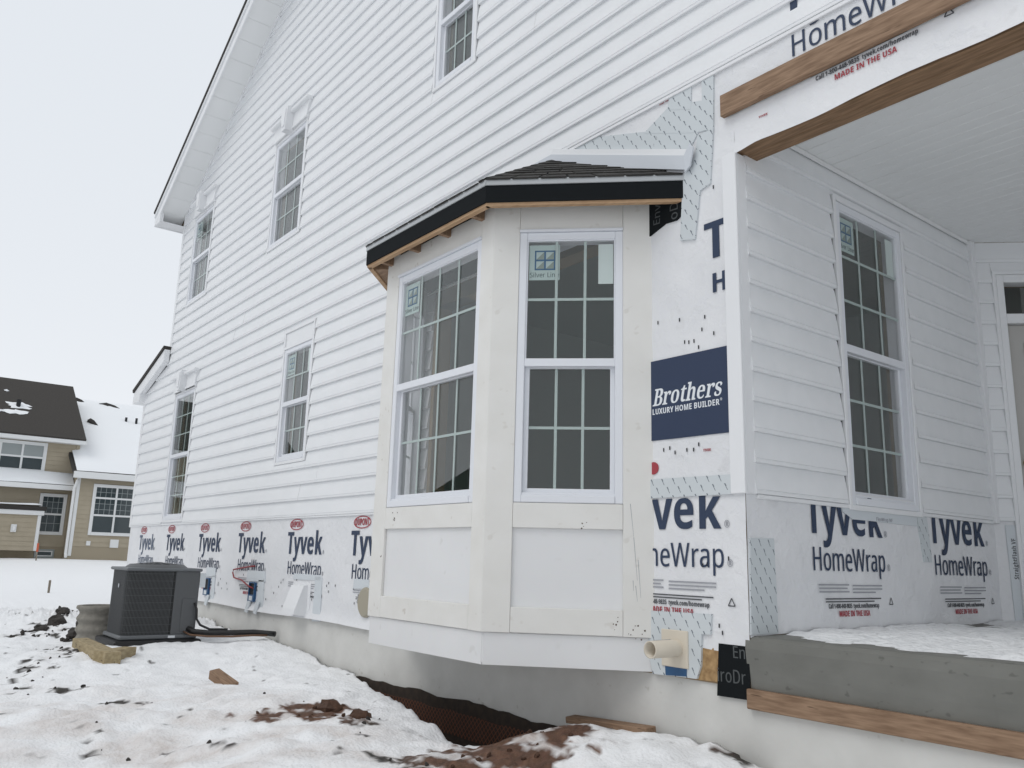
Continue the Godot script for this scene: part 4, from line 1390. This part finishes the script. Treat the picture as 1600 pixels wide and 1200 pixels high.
	put(B, "kick_flashing", mb, M.flashing)
# ------------------------------------------------------------------ neighbours
# lapped siding of a far wall: courses too small to pick apart, one relief mesh; plane x = const, facing +x
func far_siding(parent: Node3D, o: Vector3, u: Vector3, nn: Vector3, w: float, y0: float, y1: float, holes: Array, e := .17) -> void:
	var mb := MB.new()
	var y := y0
	while y < y1 - .01:
		var yt := minf(y + e, y1)
		var x := 0.0
		var hs := []
		for h in holes:
			if h[2] < yt - .02 and h[3] > y + .02: hs.append(h)
		hs.sort_custom(func(p, q): return p[0] < q[0])
		hs.append([w, w, 0, 0])
		for h in hs:
			if h[0] - x > .01:
				var a := o + u * x
				var b: Vector3 = o + u * h[0]
				mb.quad(a + Vector3.UP * y + nn * .022, b + Vector3.UP * y + nn * .022, b + Vector3.UP * yt + nn * .004, a + Vector3.UP * yt + nn * .004)
				mb.quad(a + Vector3.UP * y, b + Vector3.UP * y, b + Vector3.UP * y + nn * .022, a + Vector3.UP * y + nn * .022)
			x = h[1]
		y += e
	put(parent, "lap_siding", mb, M.tan).set_meta("kind", "stuff")

func far_window(parent: Node3D, o: Vector3, u: Vector3, nn: Vector3, w: float, h: float, lights: Array, rows: Array, grid: Array, blind := 0.0, t := .085, trim := "tan_trim") -> void:
	# lights: widths as fractions; rows: heights as fractions from below; grid: per row [cols, rows] of thin bars
	var n := Node3D.new()
	n.name = "window"
	parent.add_child(n, true)
	n.transform = Transform3D(Basis(u, Vector3.UP, nn), o - (off[parent] if off.has(parent) else Vector3.ZERO))
	var mb := MB.new()
	mb.box(Vector3(-t, -t, 0), Vector3(0, h + t, .05), .006)
	mb.box(Vector3(w, -t, 0), Vector3(w + t, h + t, .05), .006)
	mb.box(Vector3(0, h, 0), Vector3(w, h + t, .049), .006)
	mb.box(Vector3(0, -t, 0), Vector3(w, 0, .055), .006)
	put(n, "casing", mb, M[trim])
	var x := 0.0
	for i in lights.size():
		var lw: float = lights[i] * w
		var y := 0.0
		for j in rows.size():
			var rh: float = rows[j] * h
			mb = MB.new()
			mb.box(Vector3(x + .03, y + .03, -.02), Vector3(x + lw - .03, y + rh - .03, .01))
			put(n, "pane", mb, M.far_blind if blind > 0 and j == rows.size() - 1 else M.far_glass)
			mb = MB.new()
			var f := .035
			mb.box(Vector3(x, y, .0), Vector3(x + f, y + rh, .035), .003)
			mb.box(Vector3(x + lw - f, y, .0), Vector3(x + lw, y + rh, .035), .003)
			mb.box(Vector3(x + f, y, .0), Vector3(x + lw - f, y + f, .034), .003)
			mb.box(Vector3(x + f, y + rh - f, .0), Vector3(x + lw - f, y + rh, .034), .003)
			put(n, "sash", mb, M.tan_trim)
			if grid[j][0] > 1:
				mb = MB.new()
				for k in range(1, grid[j][0]): mb.box(Vector3(x + lw * k / grid[j][0] - .008, y + f, .011), Vector3(x + lw * k / grid[j][0] + .008, y + rh - f, .016))
				for k in range(1, grid[j][1]): mb.box(Vector3(x + f, y + rh * k / grid[j][1] - .008, .0105), Vector3(x + lw - f, y + rh * k / grid[j][1] + .008, .0155))
				put(n, "muntin_grid", mb, M.far_blind)
			y += rh
		x += lw

func snow_slab(parent: Node3D, pts: Array, th: float, sd: int, nm := "roof_snow") -> void:
	# pts: four corners a,b (eave) c,d (ridge); lumpy white layer
	var f := FastNoiseLite.new(); f.seed = sd; f.frequency = .5; f.fractal_octaves = 3
	var nx := 24
	var ny := 14
	var nn: Vector3 = (pts[1] - pts[0]).cross(pts[3] - pts[0]).normalized()
	var P := []
	for i in nx + 1:
		var row := []
		for j in ny + 1:
			var s := float(i) / nx
			var t := float(j) / ny
			var p: Vector3 = pts[0].lerp(pts[1], s).lerp(pts[3].lerp(pts[2], s), t)
			var edge := smoothstep(0, .06, minf(minf(s, 1 - s), minf(t, 1 - t)))
			row.append(p + nn * (th * (.35 + .65 * edge) * (1.0 + .5 * f.get_noise_2d(p.z + p.x, p.y * 1.5)) + .005))
		P.append(row)
	var mb := MB.new()
	for i in nx:
		for j in ny: mb.quad(P[i][j], P[i + 1][j], P[i + 1][j + 1], P[i][j + 1])
	put(parent, nm, mb, M.snow_plain, "", true)

func build_neighbour() -> void:
	var X0 := -36.0
	var U := Vector3(0, 0, -1)
	var N := Vector3.RIGHT
	var G := thing("neighbor_house", "tan two-storey house with a dark shingled wing and a snow-covered wing", "house", Vector3(-38, 1.1, -2))
	var mb: MB
	var up := Vector3.UP
	# dark-roofed wing, runs on along the street
	var zl := 11.0
	var zr := -2.95
	mb = MB.new()
	mb.box(Vector3(X0 - 7, .4, zr), Vector3(X0, 5.62, zl)); put(G, "wall", mb, M.tan_base)
	var W := Vector3(X0, 0, zl)
	var wl := zl - zr
	var h1 := [zl - .26 + -.0, zl + 1.80, 4.40, 5.43]
	far_siding(G, W, U, N, wl, 1.62, 5.62, [[zl + .30, zl + 1.79, 4.4, 5.43], [zl + 1.83, zl + 2.72, 2.11, 3.55]])
	far_window(G, Vector3(X0, 4.42, -.32), U, N, 1.45, .98, [.5, .5], [.5, .5], [[1, 1], [1, 1]], 1.0)
	far_window(G, Vector3(X0, 2.14, -1.92), U, N, .76, 1.37, [1.0], [.5, .5], [[3, 2], [4, 3]])
	far_window(G, Vector3(X0, 4.42, 5.2), U, N, 1.45, .98, [.5, .5], [.5, .5], [[1, 1], [1, 1]], 1.0)
	mb = MB.new(); mb.box(Vector3(X0 - .01, 4.2, zr - .02), Vector3(X0 + .045, 5.6, zr + .10), .01); put(G, "corner_board", mb, M.tan)
	# basement window
	far_window(G, Vector3(X0, 1.26, -1.96), U, N, .55, .20, [1.0], [1.0], [[1, 1]], 0.0, .06, "far_blind")
	# main roof slope towards the street
	mb = MB.new()
	mb.prism([Vector2(.55, 5.60), Vector2(-3.5, 8.27), Vector2(-3.5, 8.40), Vector2(.62, 5.70)], Vector3(X0, 0, zr - .10), Vector3.RIGHT, up, .0, zl - zr + .9)
	mb.prism([Vector2(-3.5, 8.27), Vector2(-7.5, 5.60), Vector2(-7.5, 5.70), Vector2(-3.5, 8.40)], Vector3(X0, 0, zr - .10), Vector3.RIGHT, up, .0, zl - zr + .9)
	var rf := put(G, "roof", mb, M.roof_shingled)
	mb = MB.new(); mb.box(Vector3(X0 + .46, 5.50, zr - .14), Vector3(X0 + .58, 5.67, zl + .5), .01); put(rf, "gutter", mb, M.tan_trim)
	mb = MB.new(); mb.box(Vector3(X0, 5.52, zr - .09), Vector3(X0 + .46, 5.55, zl + .4)); put(rf, "soffit", mb, M.tan_trim)
	mb = MB.new()
	mb.prism([Vector2(-7.0, 5.6), Vector2(0, 5.6), Vector2(-3.5, 8.2)], Vector3(X0, 0, zr), Vector3.RIGHT, up, -.1, .0); put(G, "gable", mb, M.tan)
	# vent pipe and melting snow patches
	for q in [[-1.35, 7.0, -.90, .62], [-.85, 6.63, -.78, .50], [-2.4, 7.8, -.50, .14], [-.8, 6.6, -.2, .3]]:
		mb = MB.new()
		var f := FastNoiseLite.new(); f.seed = int(q[1] * 100); f.frequency = .9
		var c := Vector3(X0 + q[0], 5.66 - q[0] * .728 + .38 + .07, q[2])
		c.y = 5.70 + (.62 - q[0]) * .655 + .02
		var sl := Vector3(-1, .655, 0).normalized()
		var ring := []
		for k in 18:
			var r: float = q[3] * .55 * (1.0 + 1.1 * f.get_noise_1d(k * 1.7))
			ring.append(c + U * cos(TAU * k / 18) * r * 1.3 + sl * sin(TAU * k / 18) * r * .7)
		for k in 18: mb.face([c + Vector3(.03, .05, 0), ring[k], ring[(k + 1) % 18]], c - Vector3(1, 1, 0))
		put(rf, "roof_snow", mb, M.snow_plain)
	mb = MB.new(); mb.tube([Vector3(X0 - 1.25, 6.8, -.84), Vector3(X0 - 1.25, 7.22, -.84)], .08, 10); put(rf, "vent_pipe", mb, M.gap_dark)
	# pent roof with snow over the ground floor
	mb = MB.new()
	mb.prism([Vector2(0, 4.30), Vector2(.62, 3.80), Vector2(.62, 3.88), Vector2(0, 4.38)], Vector3(X0, 0, zr + .1), Vector3.RIGHT, up, 0, zl - zr - .2)
	var pr := put(G, "pent_roof", mb, M.roof_dark)
	mb = MB.new(); mb.box(Vector3(X0 + .52, 3.72, zr + .1), Vector3(X0 + .68, 3.90, zl), .01); put(pr, "gutter", mb, M.tan_trim)
	snow_slab(pr, [Vector3(X0 + .62, 3.89, zl), Vector3(X0 + .62, 3.89, zr + .12), Vector3(X0 + .02, 4.37, zr + .12), Vector3(X0 + .02, 4.37, zl)], .10, 5)
	# bump-out with small roof, lamp
	mb = MB.new(); mb.box(Vector3(X0, 1.45, -1.86), Vector3(X0 + .6, 2.75, 1.2)); var bo := put(G, "bump_out", mb, M.tan)
	far_siding(bo, Vector3(X0 + .6, 0, 1.2), U, N, 3.06, 1.45, 2.72, [])
	mb = MB.new(); mb.box(Vector3(X0 + .0, 2.92, -2.0), Vector3(X0 + .78, 3.06, 1.4), .01); put(bo, "bump_roof", mb, M.roof_dark)
	mb = MB.new(); mb.box(Vector3(X0 + .0, 2.74, -1.95), Vector3(X0 + .72, 2.91, 1.35), .01); put(bo, "bump_trim", mb, M.tan_trim)
	mb = MB.new(); mb.box(Vector3(X0 + .59, 1.45, -1.88), Vector3(X0 + .64, 2.74, -1.76), .01); put(bo, "corner_board", mb, M.tan_trim)
	snow_slab(bo, [Vector3(X0 + .76, 3.07, 1.38), Vector3(X0 + .76, 3.07, -1.86), Vector3(X0 + .05, 3.08, -1.86), Vector3(X0 + .05, 3.08, 1.38)], .09, 8)
	mb = MB.new(); mb.box(Vector3(X0 + .62, 2.10, -1.12), Vector3(X0 + .70, 2.38, -.94), .01); mb.box(Vector3(X0 + .70, 2.14, -1.08), Vector3(X0 + .76, 2.34, -.98), .01)
	put(bo, "wall_vent", mb, M.tan_trim)
	# snow-roofed wing, standing forward
	var X1 := X0 + 1.0
	var z1 := -2.86
	var z2 := -9.5
	mb = MB.new(); mb.box(Vector3(X1 - 7, .4, z2), Vector3(X1, 4.28, z1)); put(G, "wall", mb, M.tan_base)
	far_siding(G, Vector3(X1, 0, z1), U, N, z1 - z2, 1.66, 4.2, [[.62, 2.7, 2.12, 3.95]])
	far_window(G, Vector3(X1, 2.17, -3.52), U, N, 2.3, 1.76, [.333, .334, .333], [.38, .37, .25], [[1, 1], [4, 3], [4, 2]])
	mb = MB.new(); mb.box(Vector3(X1 - .02, 1.3, z1 - .10), Vector3(X1 + .05, 4.2, z1 + .02), .01); put(G, "corner_board", mb, M.tan_trim)
	mb = MB.new(); mb.tube([Vector3(X1 + .1, 4.1, z1 + .02), Vector3(X1 + .1, 3.8, z1 + .10), Vector3(X1 + .1, 1.4, z1 + .10), Vector3(X1 + .2, 1.25, z1 + .10)], .05, 8); put(G, "downspout", mb, M.tan_trim)
	mb = MB.new()
	mb.prism([Vector2(.45, 4.22), Vector2(-5.6, 7.88), Vector2(-5.6, 8.0), Vector2(.5, 4.34)], Vector3(X1, 0, z2), Vector3.RIGHT, up, .0, z1 - z2 + .25)
	var r2 := put(G, "roof", mb, M.roof_dark)
	mb = MB.new(); mb.box(Vector3(X1 + .40, 4.16, z2), Vector3(X1 + .56, 4.40, z1 + .25), .01); put(r2, "gutter", mb, M.tan_trim)
	snow_slab(r2, [Vector3(X1 + .40, 4.39, z1 + .15), Vector3(X1 + .40, 4.39, z2), Vector3(X1 - 5.6, 8.02, z2), Vector3(X1 - 5.6, 8.02, z1 + .15)], .16, 12)
	for q in [[-5.0, 7.24, -4.75, .50, .06], [-3.2, 6.5, -3.72, .20, .14], [-5.2, 0, -3.5, .3, .03]]:
		mb = MB.new()
		var c := Vector3(X1 + q[0], 4.34 + (.5 - q[0]) * .60 + .17, q[2])
		mb.prism([Vector2(-q[3], .05), Vector2(-q[3] * .4, .16), Vector2(q[3] * .3, .05), Vector2(q[3], -.22), Vector2(q[3] * .2, -.14), Vector2(-q[3] * .5, -.02)], c, U, Vector3(-.6, .8, 0).normalized(), .0, q[4])
		put(r2, "bare_shingles", mb, M.roof_dark)
	for q in [[-3.7, -5.15], [-3.6, -5.55]]:
		mb = MB.new(); mb.tube([Vector3(X1 + q[0], 6.6, q[1]), Vector3(X1 + q[0], 7.22, q[1])], .05, 8); put(r2, "vent_pipe", mb, M.gap_dark)
	for q in [[-3.42, 1.70, .14], [-4.25, 1.64, .30], [-5.1, 1.68, .14]]:
		mb = MB.new(); mb.box(Vector3(X1, q[1], q[0] - q[2]), Vector3(X1 + .08, q[1] + q[2] * .9 + .04, q[0]), .01); put(G, "wall_vent", mb, M.tan_trim)
	# houses opposite, which the bay's panes mirror
	for q in [["second_neighbor_house", Vector3(-30, -.6, 22), 35.0, "grey-roofed tan house opposite the gable wall, out in the snow", 10.0], ["third_neighbor_house", Vector3(26, -2.2, 33), 215.0, "grey-roofed tan house opposite the porch, out in the snow", 9.0]]:
		var o := thing("neighbor_house", q[3], "house", q[1])
		o.rotation_degrees.y = q[2]
		off.erase(o)
		mb = MB.new(); mb.box(Vector3(-q[4] * .5, -1.0, -4), Vector3(q[4] * .5, 4.6, 4)); put(o, "wall", mb, M.tan)
		mb = MB.new()
		mb.prism([Vector2(-4.5, 4.5), Vector2(4.5, 4.5), Vector2(0, 7.6)], Vector3.ZERO, Vector3(0, 0, -1), up, -q[4] * .5 - .3, q[4] * .5 + .3)
		put(o, "roof", mb, M.roof_shingled)
		for s in [-1, 1]:
			far_window(o, Vector3(s * 2.4 - .7, 2.6, 4.0), Vector3.RIGHT, Vector3.BACK, 1.4, 1.3, [.5, .5], [.5, .5], [[1, 1], [1, 1]], 1.0)
			far_window(o, Vector3(s * 2.4 - .7, .4, 4.0), Vector3.RIGHT, Vector3.BACK, 1.4, 1.3, [.5, .5], [.5, .5], [[1, 1], [1, 1]], 1.0)

# ------------------------------------------------------------------ air conditioner and its surroundings
func build_air_conditioner() -> void:
	var at := Vector3(-9.60, .70, 1.09)
	var A := thing("air_conditioner", "dark grey outdoor air conditioner with a grille on its sides, beside the foundation", "air conditioner", at)
	off.erase(A)
	var hx := .32
	var hz := .365
	var y0 := .045
	var y1 := .685
	# body outline with rounded corners towards +z and +x
	var outline := func(g: float) -> Array:
		var p := []
		var r := .085
		for c in [[hx - g - r, hz - g - r, 0.0], [-hx + g + r, hz - g - r, 90.0], [-hx + g + r, -hz + g + r, 180.0], [hx - g - .02, -hz + g + .02, 270.0]]:
			var rr: float = .02 if c[2] == 270.0 else r
			for k in 6:
				var a: float = deg_to_rad(c[2] + 90.0 * k / 5)
				p.append(Vector2(c[0] + cos(a) * rr, c[1] + sin(a) * rr))
		return p
	var ring: Array = outline.call(0.012)
	var mb := MB.new()
	for k in ring.size():
		var a: Vector2 = ring[k]
		var b: Vector2 = ring[(k + 1) % ring.size()]
		mb.face([Vector3(a.x, y0, a.y), Vector3(b.x, y0, b.y), Vector3(b.x, y1, b.y), Vector3(a.x, y1, a.y)], Vector3(0, .35, 0))
	put(A, "coil", mb, M.ac_coil, "", true)
	# grille of fine wires on the rounded sides
	ring = outline.call(0.0)
	mb = MB.new()
	var along := []
	for k in ring.size():
		var a: Vector2 = ring[k]
		var b: Vector2 = ring[(k + 1) % ring.size()]
		var l := (b - a).length()
		var m := maxi(1, int(l / .013))
		for j in m: along.append(a.lerp(b, float(j) / m))
	for p in along:
		if p.x > hx - .01 and p.y < -.09: continue
		mb.box(Vector3(p.x - .0022, y0, p.y - .0022), Vector3(p.x + .0022, y1, p.y + .0022))
	for r in 9:
		var y := y0 + .03 + r * .073
		for k in ring.size():
			var a: Vector2 = ring[k]
			var b: Vector2 = ring[(k + 1) % ring.size()]
			if a.x > hx - .01 and b.x > hx - .01 and a.y < -.09 and b.y < -.09: continue
			mb.face([Vector3(a.x, y - .002, a.y), Vector3(b.x, y - .002, b.y), Vector3(b.x, y + .002, b.y), Vector3(a.x, y + .002, a.y)], Vector3(0, y, 0))
	put(A, "grille", mb, M.ac_metal).set_meta("kind", "stuff")
	# solid service panel towards the house and smooth corner
	mb = MB.new()
	mb.box(Vector3(hx - .03, y0, -hz), Vector3(hx + .008, y1, -.115), .006)
	mb.box(Vector3(-.1, y0, -hz - .004), Vector3(hx - .031, y1, -hz + .03), .004)
	put(A, "service_panel", mb, M.ac_metal)
	mb = MB.new()
	mb.box(Vector3(hx + .0085, y0 + .03, -hz + .02), Vector3(hx + .016, y0 + .36, -.20), .004)
	put(A, "access_cover", mb, M.ac_metal)
	mb = MB.new(); mb.box(Vector3(-hx - .02, .0, -hz - .02), Vector3(hx + .02, .045, hz + .02), .012); put(A, "base_pan", mb, M.ac_light)
	mb = MB.new(); mb.box(Vector3(-hx - .018, y1, -hz - .018), Vector3(hx + .022, y1 + .032, hz + .018), .010); put(A, "top_panel", mb, M.ac_light)
	mb = MB.new()
	for k in 5:
		var r := .09 + k * .055
		var pts := []
		for j in 29: pts.append(Vector3(cos(TAU * j / 28) * r, y1 + .078 - k * .007 - (.02 if k == 4 else 0.0), sin(TAU * j / 28) * r))
		mb.tube(pts, .004, 4, false)
	for k in 12:
		var a := TAU * k / 12
		mb.tube([Vector3(cos(a) * .05, y1 + .082, sin(a) * .05), Vector3(cos(a) * .25, y1 + .062, sin(a) * .25), Vector3(cos(a) * .315, y1 + .03, sin(a) * .315)], .004, 4, false)
	mb.lathe([[0, .09], [.055, .088], [.06, .07], [0, .07]], Vector3(0, y1, 0), 16)
	put(A, "fan_guard", mb, M.ac_metal)
	mb = MB.new()
	mb.lathe([[.32, .03], [.27, .066], [.255, .066]], Vector3(0, y1, 0), 28)
	put(A, "fan_shroud", mb, M.ac_metal, "", true)
	mb = MB.new(); mb.tube([Vector3(.05, .53, hz + .004), Vector3(.05, .53, hz + .012)], .022, 14); put(A, "badge", mb, M.badge)
	mb = MB.new(); mb.box(Vector3(hx + .0205, .012, -.16), Vector3(hx + .023, .036, -.09)); put(A, "data_label", mb, M.white_ink)
	mb = MB.new()
	mb.box(Vector3(hx + .001, .52, -hz - .06), Vector3(hx + .014, .67, -hz - .001), .002)
	put(A, "warning_label", mb, M.tape_plain)
	# pad and timbers underneath
	mb = MB.new(); mb.box(Vector3(-.40, -.06, -.42), Vector3(.40, .0, .44), .015)
	lone("equipment_pad", mb, M.black_rubber, "black plastic pad under the air conditioner", "pad", at + Vector3(0, -.002, 0))
	board("timber", Vector3(1.25, .125, .14), Vector3(-8.955, .640, 1.75), Vector3(0, 1.0, -.8), M.timber, "pale squared timber half buried in snow in front of the air conditioner", "timber")
	board("timber", Vector3(.60, .115, .13), Vector3(-8.66, .632, 1.64), Vector3(0, -38, 2), M.timber, "short pale timber butting at an angle against the longer one", "timber")
	# corrugated concrete ring behind
	mb = MB.new()
	var pr := [[.20, .0]]
	for k in 25:
		var y := k * .0165
		pr.append([.215 + .014 * sin(y * TAU / .115) + (.012 if k > 21 else 0.0), y + .001])
	pr.append([.20, .40]); pr.append([.19, .395]); pr.append([.185, .05]); pr.append([0, .05])
	mb.lathe(pr, Vector3.ZERO, 28)
	lone("drain_pipe", mb, M.concrete_ring, "upright grey ribbed concrete drain pipe behind the air conditioner", "pipe", Vector3(-10.36, .585, 1.43), "", "", true)
	# refrigerant lines
	mb = MB.new()
	mb.tube([Vector3(-9.27, .80, .80), Vector3(-9.20, .775, .76), Vector3(-9.10, .765, .62), Vector3(-9.0, .77, .42), Vector3(-8.93, .775, .22), Vector3(-8.86, .765, .09), Vector3(-8.80, .76, .03)], .028, 10)
	lone("insulated_hose", mb, M.black_rubber, "thick black insulated hose running from the air conditioner to the foundation", "hose", Vector3.ZERO, "", "", true)
	mb = MB.new()
	mb.tube([Vector3(-9.27, .77, .84), Vector3(-9.18, .745, .80), Vector3(-9.06, .735, .66), Vector3(-8.96, .735, .44), Vector3(-8.90, .745, .24), Vector3(-8.84, .745, .10)], .010, 8)
	lone("copper_line", mb, M.copper, "thin copper line beside the black hose on the snow", "pipe", Vector3.ZERO, "", "", true)
	mb = MB.new()
	mb.tube([Vector3(-9.262, 1.06, .76), Vector3(-9.22, 1.0, .745), Vector3(-9.225, .90, .735), Vector3(-9.20, .84, .70), Vector3(-9.13, .80, .62), Vector3(-9.04, .80, .46)], .012, 8)
	lone("power_cable", mb, M.black_rubber, "black power cable hanging down from the air conditioner's side", "cable", Vector3.ZERO, "", "", true)

# ------------------------------------------------------------------ small things
func clod_mesh(sd: int, r: float) -> ArrayMesh:
	var f := FastNoiseLite.new(); f.seed = sd; f.frequency = 1.1
	var mb := MB.new()
	var nu := 9
	var nv := 6
	var P := []
	for i in nu + 1:
		var row := []
		for j in nv + 1:
			var a := TAU * (i % nu) / nu
			var b := PI * j / nv - PI / 2
			var d := Vector3(cos(a) * cos(b), sin(b), sin(a) * cos(b))
			row.append(d * r * (1.0 + .55 * f.get_noise_3dv(d * 1.4)) * Vector3(1.25, .7, 1.0))
		P.append(row)
	for i in nu:
		for j in nv: mb.face([P[i][j], P[i + 1][j], P[i + 1][j + 1], P[i][j + 1]] if j > 0 and j < nv - 1 else ([P[i][j], P[i + 1][j + 1], P[i][j + 1]] if j == 0 else [P[i][j], P[i + 1][j], P[i][j + 1]]), Vector3.ZERO)
	return mb.mesh(false)

func build_small_things() -> void:
	var mb: MB
	# electrical boxes let into the wrap
	for q in [[-11.20, 1.05, "blue electrical box half hidden behind the air conditioner"], [-9.66, 1.055, "blue electrical box with a red wire coming out"]]:
		var o := thing("electrical_box", q[2], "electrical box", Vector3(q[0], q[1], .0), "electrical boxes in the house wrap")
		off.erase(o)
		mb = MB.new()
		mb.box(Vector3(0, 0, 0), Vector3(.012, .215, .035)); mb.box(Vector3(.163, 0, 0), Vector3(.175, .215, .035))
		mb.box(Vector3(.012, .203, 0), Vector3(.163, .215, .034)); mb.box(Vector3(.012, 0, 0), Vector3(.163, .075, .034), .003)
		put(o, "box_body", mb, M.blue_box)
		mb = MB.new(); mb.box(Vector3(.012, .075, .0135), Vector3(.163, .203, .017)); put(o, "box_inside", mb, M.gap_dark)
		mb = MB.new(); mb.box(Vector3(.04, .012, .0345), Vector3(.135, .062, .036)); put(o, "box_label", mb, M.tape_plain)
	mb = MB.new()
	var wp := [Vector3(-9.54, 1.20, .02), Vector3(-9.60, 1.22, .05), Vector3(-9.67, 1.235, .05), Vector3(-9.78, 1.265, .05), Vector3(-9.88, 1.285, .045), Vector3(-10.05, 1.295, .04), Vector3(-10.15, 1.305, .035), Vector3(-10.21, 1.36, .03), Vector3(-10.195, 1.395, .03), Vector3(-10.05, 1.41, .03), Vector3(-9.82, 1.43, .03), Vector3(-9.65, 1.445, .03), Vector3(-9.56, 1.45, .02)]
	mb.tube(wp, .009, 8)
	lone("red_wire", mb, M.wire_red, "dark red wire looping out of the blue box over the house wrap", "wire", Vector3.ZERO, "", "", true)
	# white vent hood
	var vh := thing("vent_hood", "white wedge-shaped vent hood on the lower house wrap", "vent", Vector3(-8.48, .985, .0))
	off.erase(vh)
	mb = MB.new()
	mb.prism([Vector2(.012, .0), Vector2(.15, .02), Vector2(.14, .07), Vector2(.06, .30), Vector2(.012, .31)], Vector3(.06, 0, 0), Vector3(0, 0, 1), Vector3.UP, -.30, .0)
	put(vh, "hood", mb, M.vinyl_trim)
	mb = MB.new(); mb.box(Vector3(.0, -.02, .0), Vector3(.42, .33, .016), .003); put(vh, "mounting_flange", mb, M.vinyl_trim)
	# round tan cover behind the bay's corner
	mb = MB.new()
	mb.xf = Transform3D(Basis(Vector3.RIGHT, deg_to_rad(90)), Vector3.ZERO)
	mb.lathe([[0, .03], [.115, .028], [.13, .018], [.135, .0]], Vector3.ZERO, 28)
	lone("round_cover", mb, M.tan_disc, "round tan cover plate on the house wrap beside the bay", "cover plate", Vector3(-6.90, 1.19, .008))
	# drain pipe stub with plate
	var dp := thing("drain_stub", "cream plastic pipe stub sticking out of a square plate by the bay's skirt", "pipe", Vector3(-3.26, 1.14, .012))
	off.erase(dp)
	mb = MB.new(); mb.box(Vector3(-.115, -.105, .0), Vector3(.078, .097, .018), .004); put(dp, "wall_plate", mb, M.pvc)
	mb = MB.new()
	mb.xf = Transform3D(Basis(Vector3.RIGHT, deg_to_rad(90)), Vector3(0, 0, 0))
	mb.lathe([[.047, .0], [.047, .235], [.040, .236], [.040, .0]], Vector3.ZERO, 24)
	put(dp, "pipe", mb, M.pvc, "", true)
	letters(dp, "SCH40 NAPCO", Vector3(.0, .0475, .20), Vector3(0, 0, -1), Vector3.UP, .014, .14, M.grey_ink, sans)
	# scrap lumber
	board("scrap_lumber", Vector3(.30, .075, .09), Vector3(-7.05, .575, 1.19), Vector3(8, 12, -16), M.lumber, "short reddish offcut of lumber sticking out of the snow", "board")
	board("scrap_lumber", Vector3(.68, .038, .085), Vector3(-3.76, .660, .065), Vector3(4, 0, 3.5), M.lumber, "narrow brown board lying against the foundation below the bay", "board")
	# survey stakes and flag
	for q in [[Vector3(-33.5, 0, -1.6), .62, "tall thin stake with an orange top in front of the tan house", true], [Vector3(-19.5, 0, .35), .30, "short grey stake standing alone in the snow field", false]]:
		var p: Vector3 = q[0]
		p.y = height(p.x, p.z) - .05
		var s := thing("survey_stake", q[2], "stake", p, "stakes in the snow field")
		off.erase(s)
		mb = MB.new(); mb.box(Vector3(-.02, 0, -.02), Vector3(.02, q[1], .02), .004); put(s, "shaft", mb, M.stake_wood)
		if q[3]:
			mb = MB.new(); mb.box(Vector3(-.024, q[1] * .55, -.03), Vector3(.024, q[1] + .02, .035), .008); put(s, "ribbon", mb, M.stake_orange)
	var fp := Vector3(-15.6, 0, 2.15)
	fp.y = height(fp.x, fp.z)
	mb = MB.new()
	mb.prism([Vector2(0, .0), Vector2(.07, .02), Vector2(.10, -.01), Vector2(.16, .0), Vector2(.14, .09), Vector2(.10, .13), Vector2(.07, .10), Vector2(.03, .16), Vector2(-.02, .14)], Vector3.ZERO, Vector3(0, 0, -1), Vector3.UP, .0, .03)
	lone("marker_flag", mb, M.flag_red, "faded red scrap of plastic poking out of the snow", "flag", fp)
	# clods: the largest one by one, the crumbs as one mass
	var cl := [[-5.50, 1.02, .105, 1, "big red-brown lump of soil breaking through the snow mound"], [-5.12, .98, .075, 1, "smaller red-brown soil lump behind the big one"], [-12.2, 1.50, .12, 0, "largest dark soil lump in the churned ridge"], [-12.7, 1.35, .10, 0, "dark soil lump behind the largest one in the ridge"], [-11.9, 1.72, .09, 0, "small dark soil lump in front of the largest one"], [-11.5, 1.30, .13, 0, "flat dark stone beside the concrete pipe"], [-10.85, 1.52, .12, 0, "brown lump of earth at the foot of the concrete pipe"]]
	for k in cl.size():
		var q = cl[k]
		lone("soil_clod", clod_mesh(k + 3, q[2]), M.soil if q[3] == 1 else M.soil_grey, q[4], "soil clod", Vector3(q[0], height(q[0], q[1]) + q[2] * (.15 if q[3] == 0 else -.2), q[1]), "lumps of soil in the snow")
	for red in 2:
		var mm := MultiMesh.new()
		mm.transform_format = MultiMesh.TRANSFORM_3D
		mm.mesh = clod_mesh(40 + red, 1.0)
		var tr := []
		for s in SOIL:
			if s[4] != red: continue
			for k in int((2 + 16 * s[2]) * (1.3 if s[0] < -9.0 else .55)):
				var p: Vector2 = Vector2(s[0], s[1]) + Vector2(rng.randfn(0, .75), rng.randfn(0, .55)) * s[2]
				if trench_edge(p.x) > p.y - .02: continue
				if p.y < .03: continue
				var r := rng.randf_range(.004, .016) * (1.9 if p.x < -10.5 else 1.0)
				var b := Basis.from_euler(Vector3(rng.randf() * 3, rng.randf() * 6, rng.randf() * 3)).scaled(Vector3.ONE * r)
				tr.append(Transform3D(b, Vector3(p.x, height(p.x, p.y) + r * .2, p.y)))
		mm.instance_count = tr.size()
		for k in tr.size(): mm.set_instance_transform(k, tr[k])
		var mi := MultiMeshInstance3D.new()
		mi.name = "soil_crumbs" if red == 0 else "clay_crumbs"
		mi.multimesh = mm
		mi.material_override = M.soil if red == 1 else M.soil_grey
		add_child(mi)
		mi.set_meta("kind", "stuff")
		mi.set_meta("label", "small dark crumbs of soil scattered over the snow" if red == 0 else "red-brown crumbs of clay scattered round the trench")
		mi.set_meta("category", "soil")
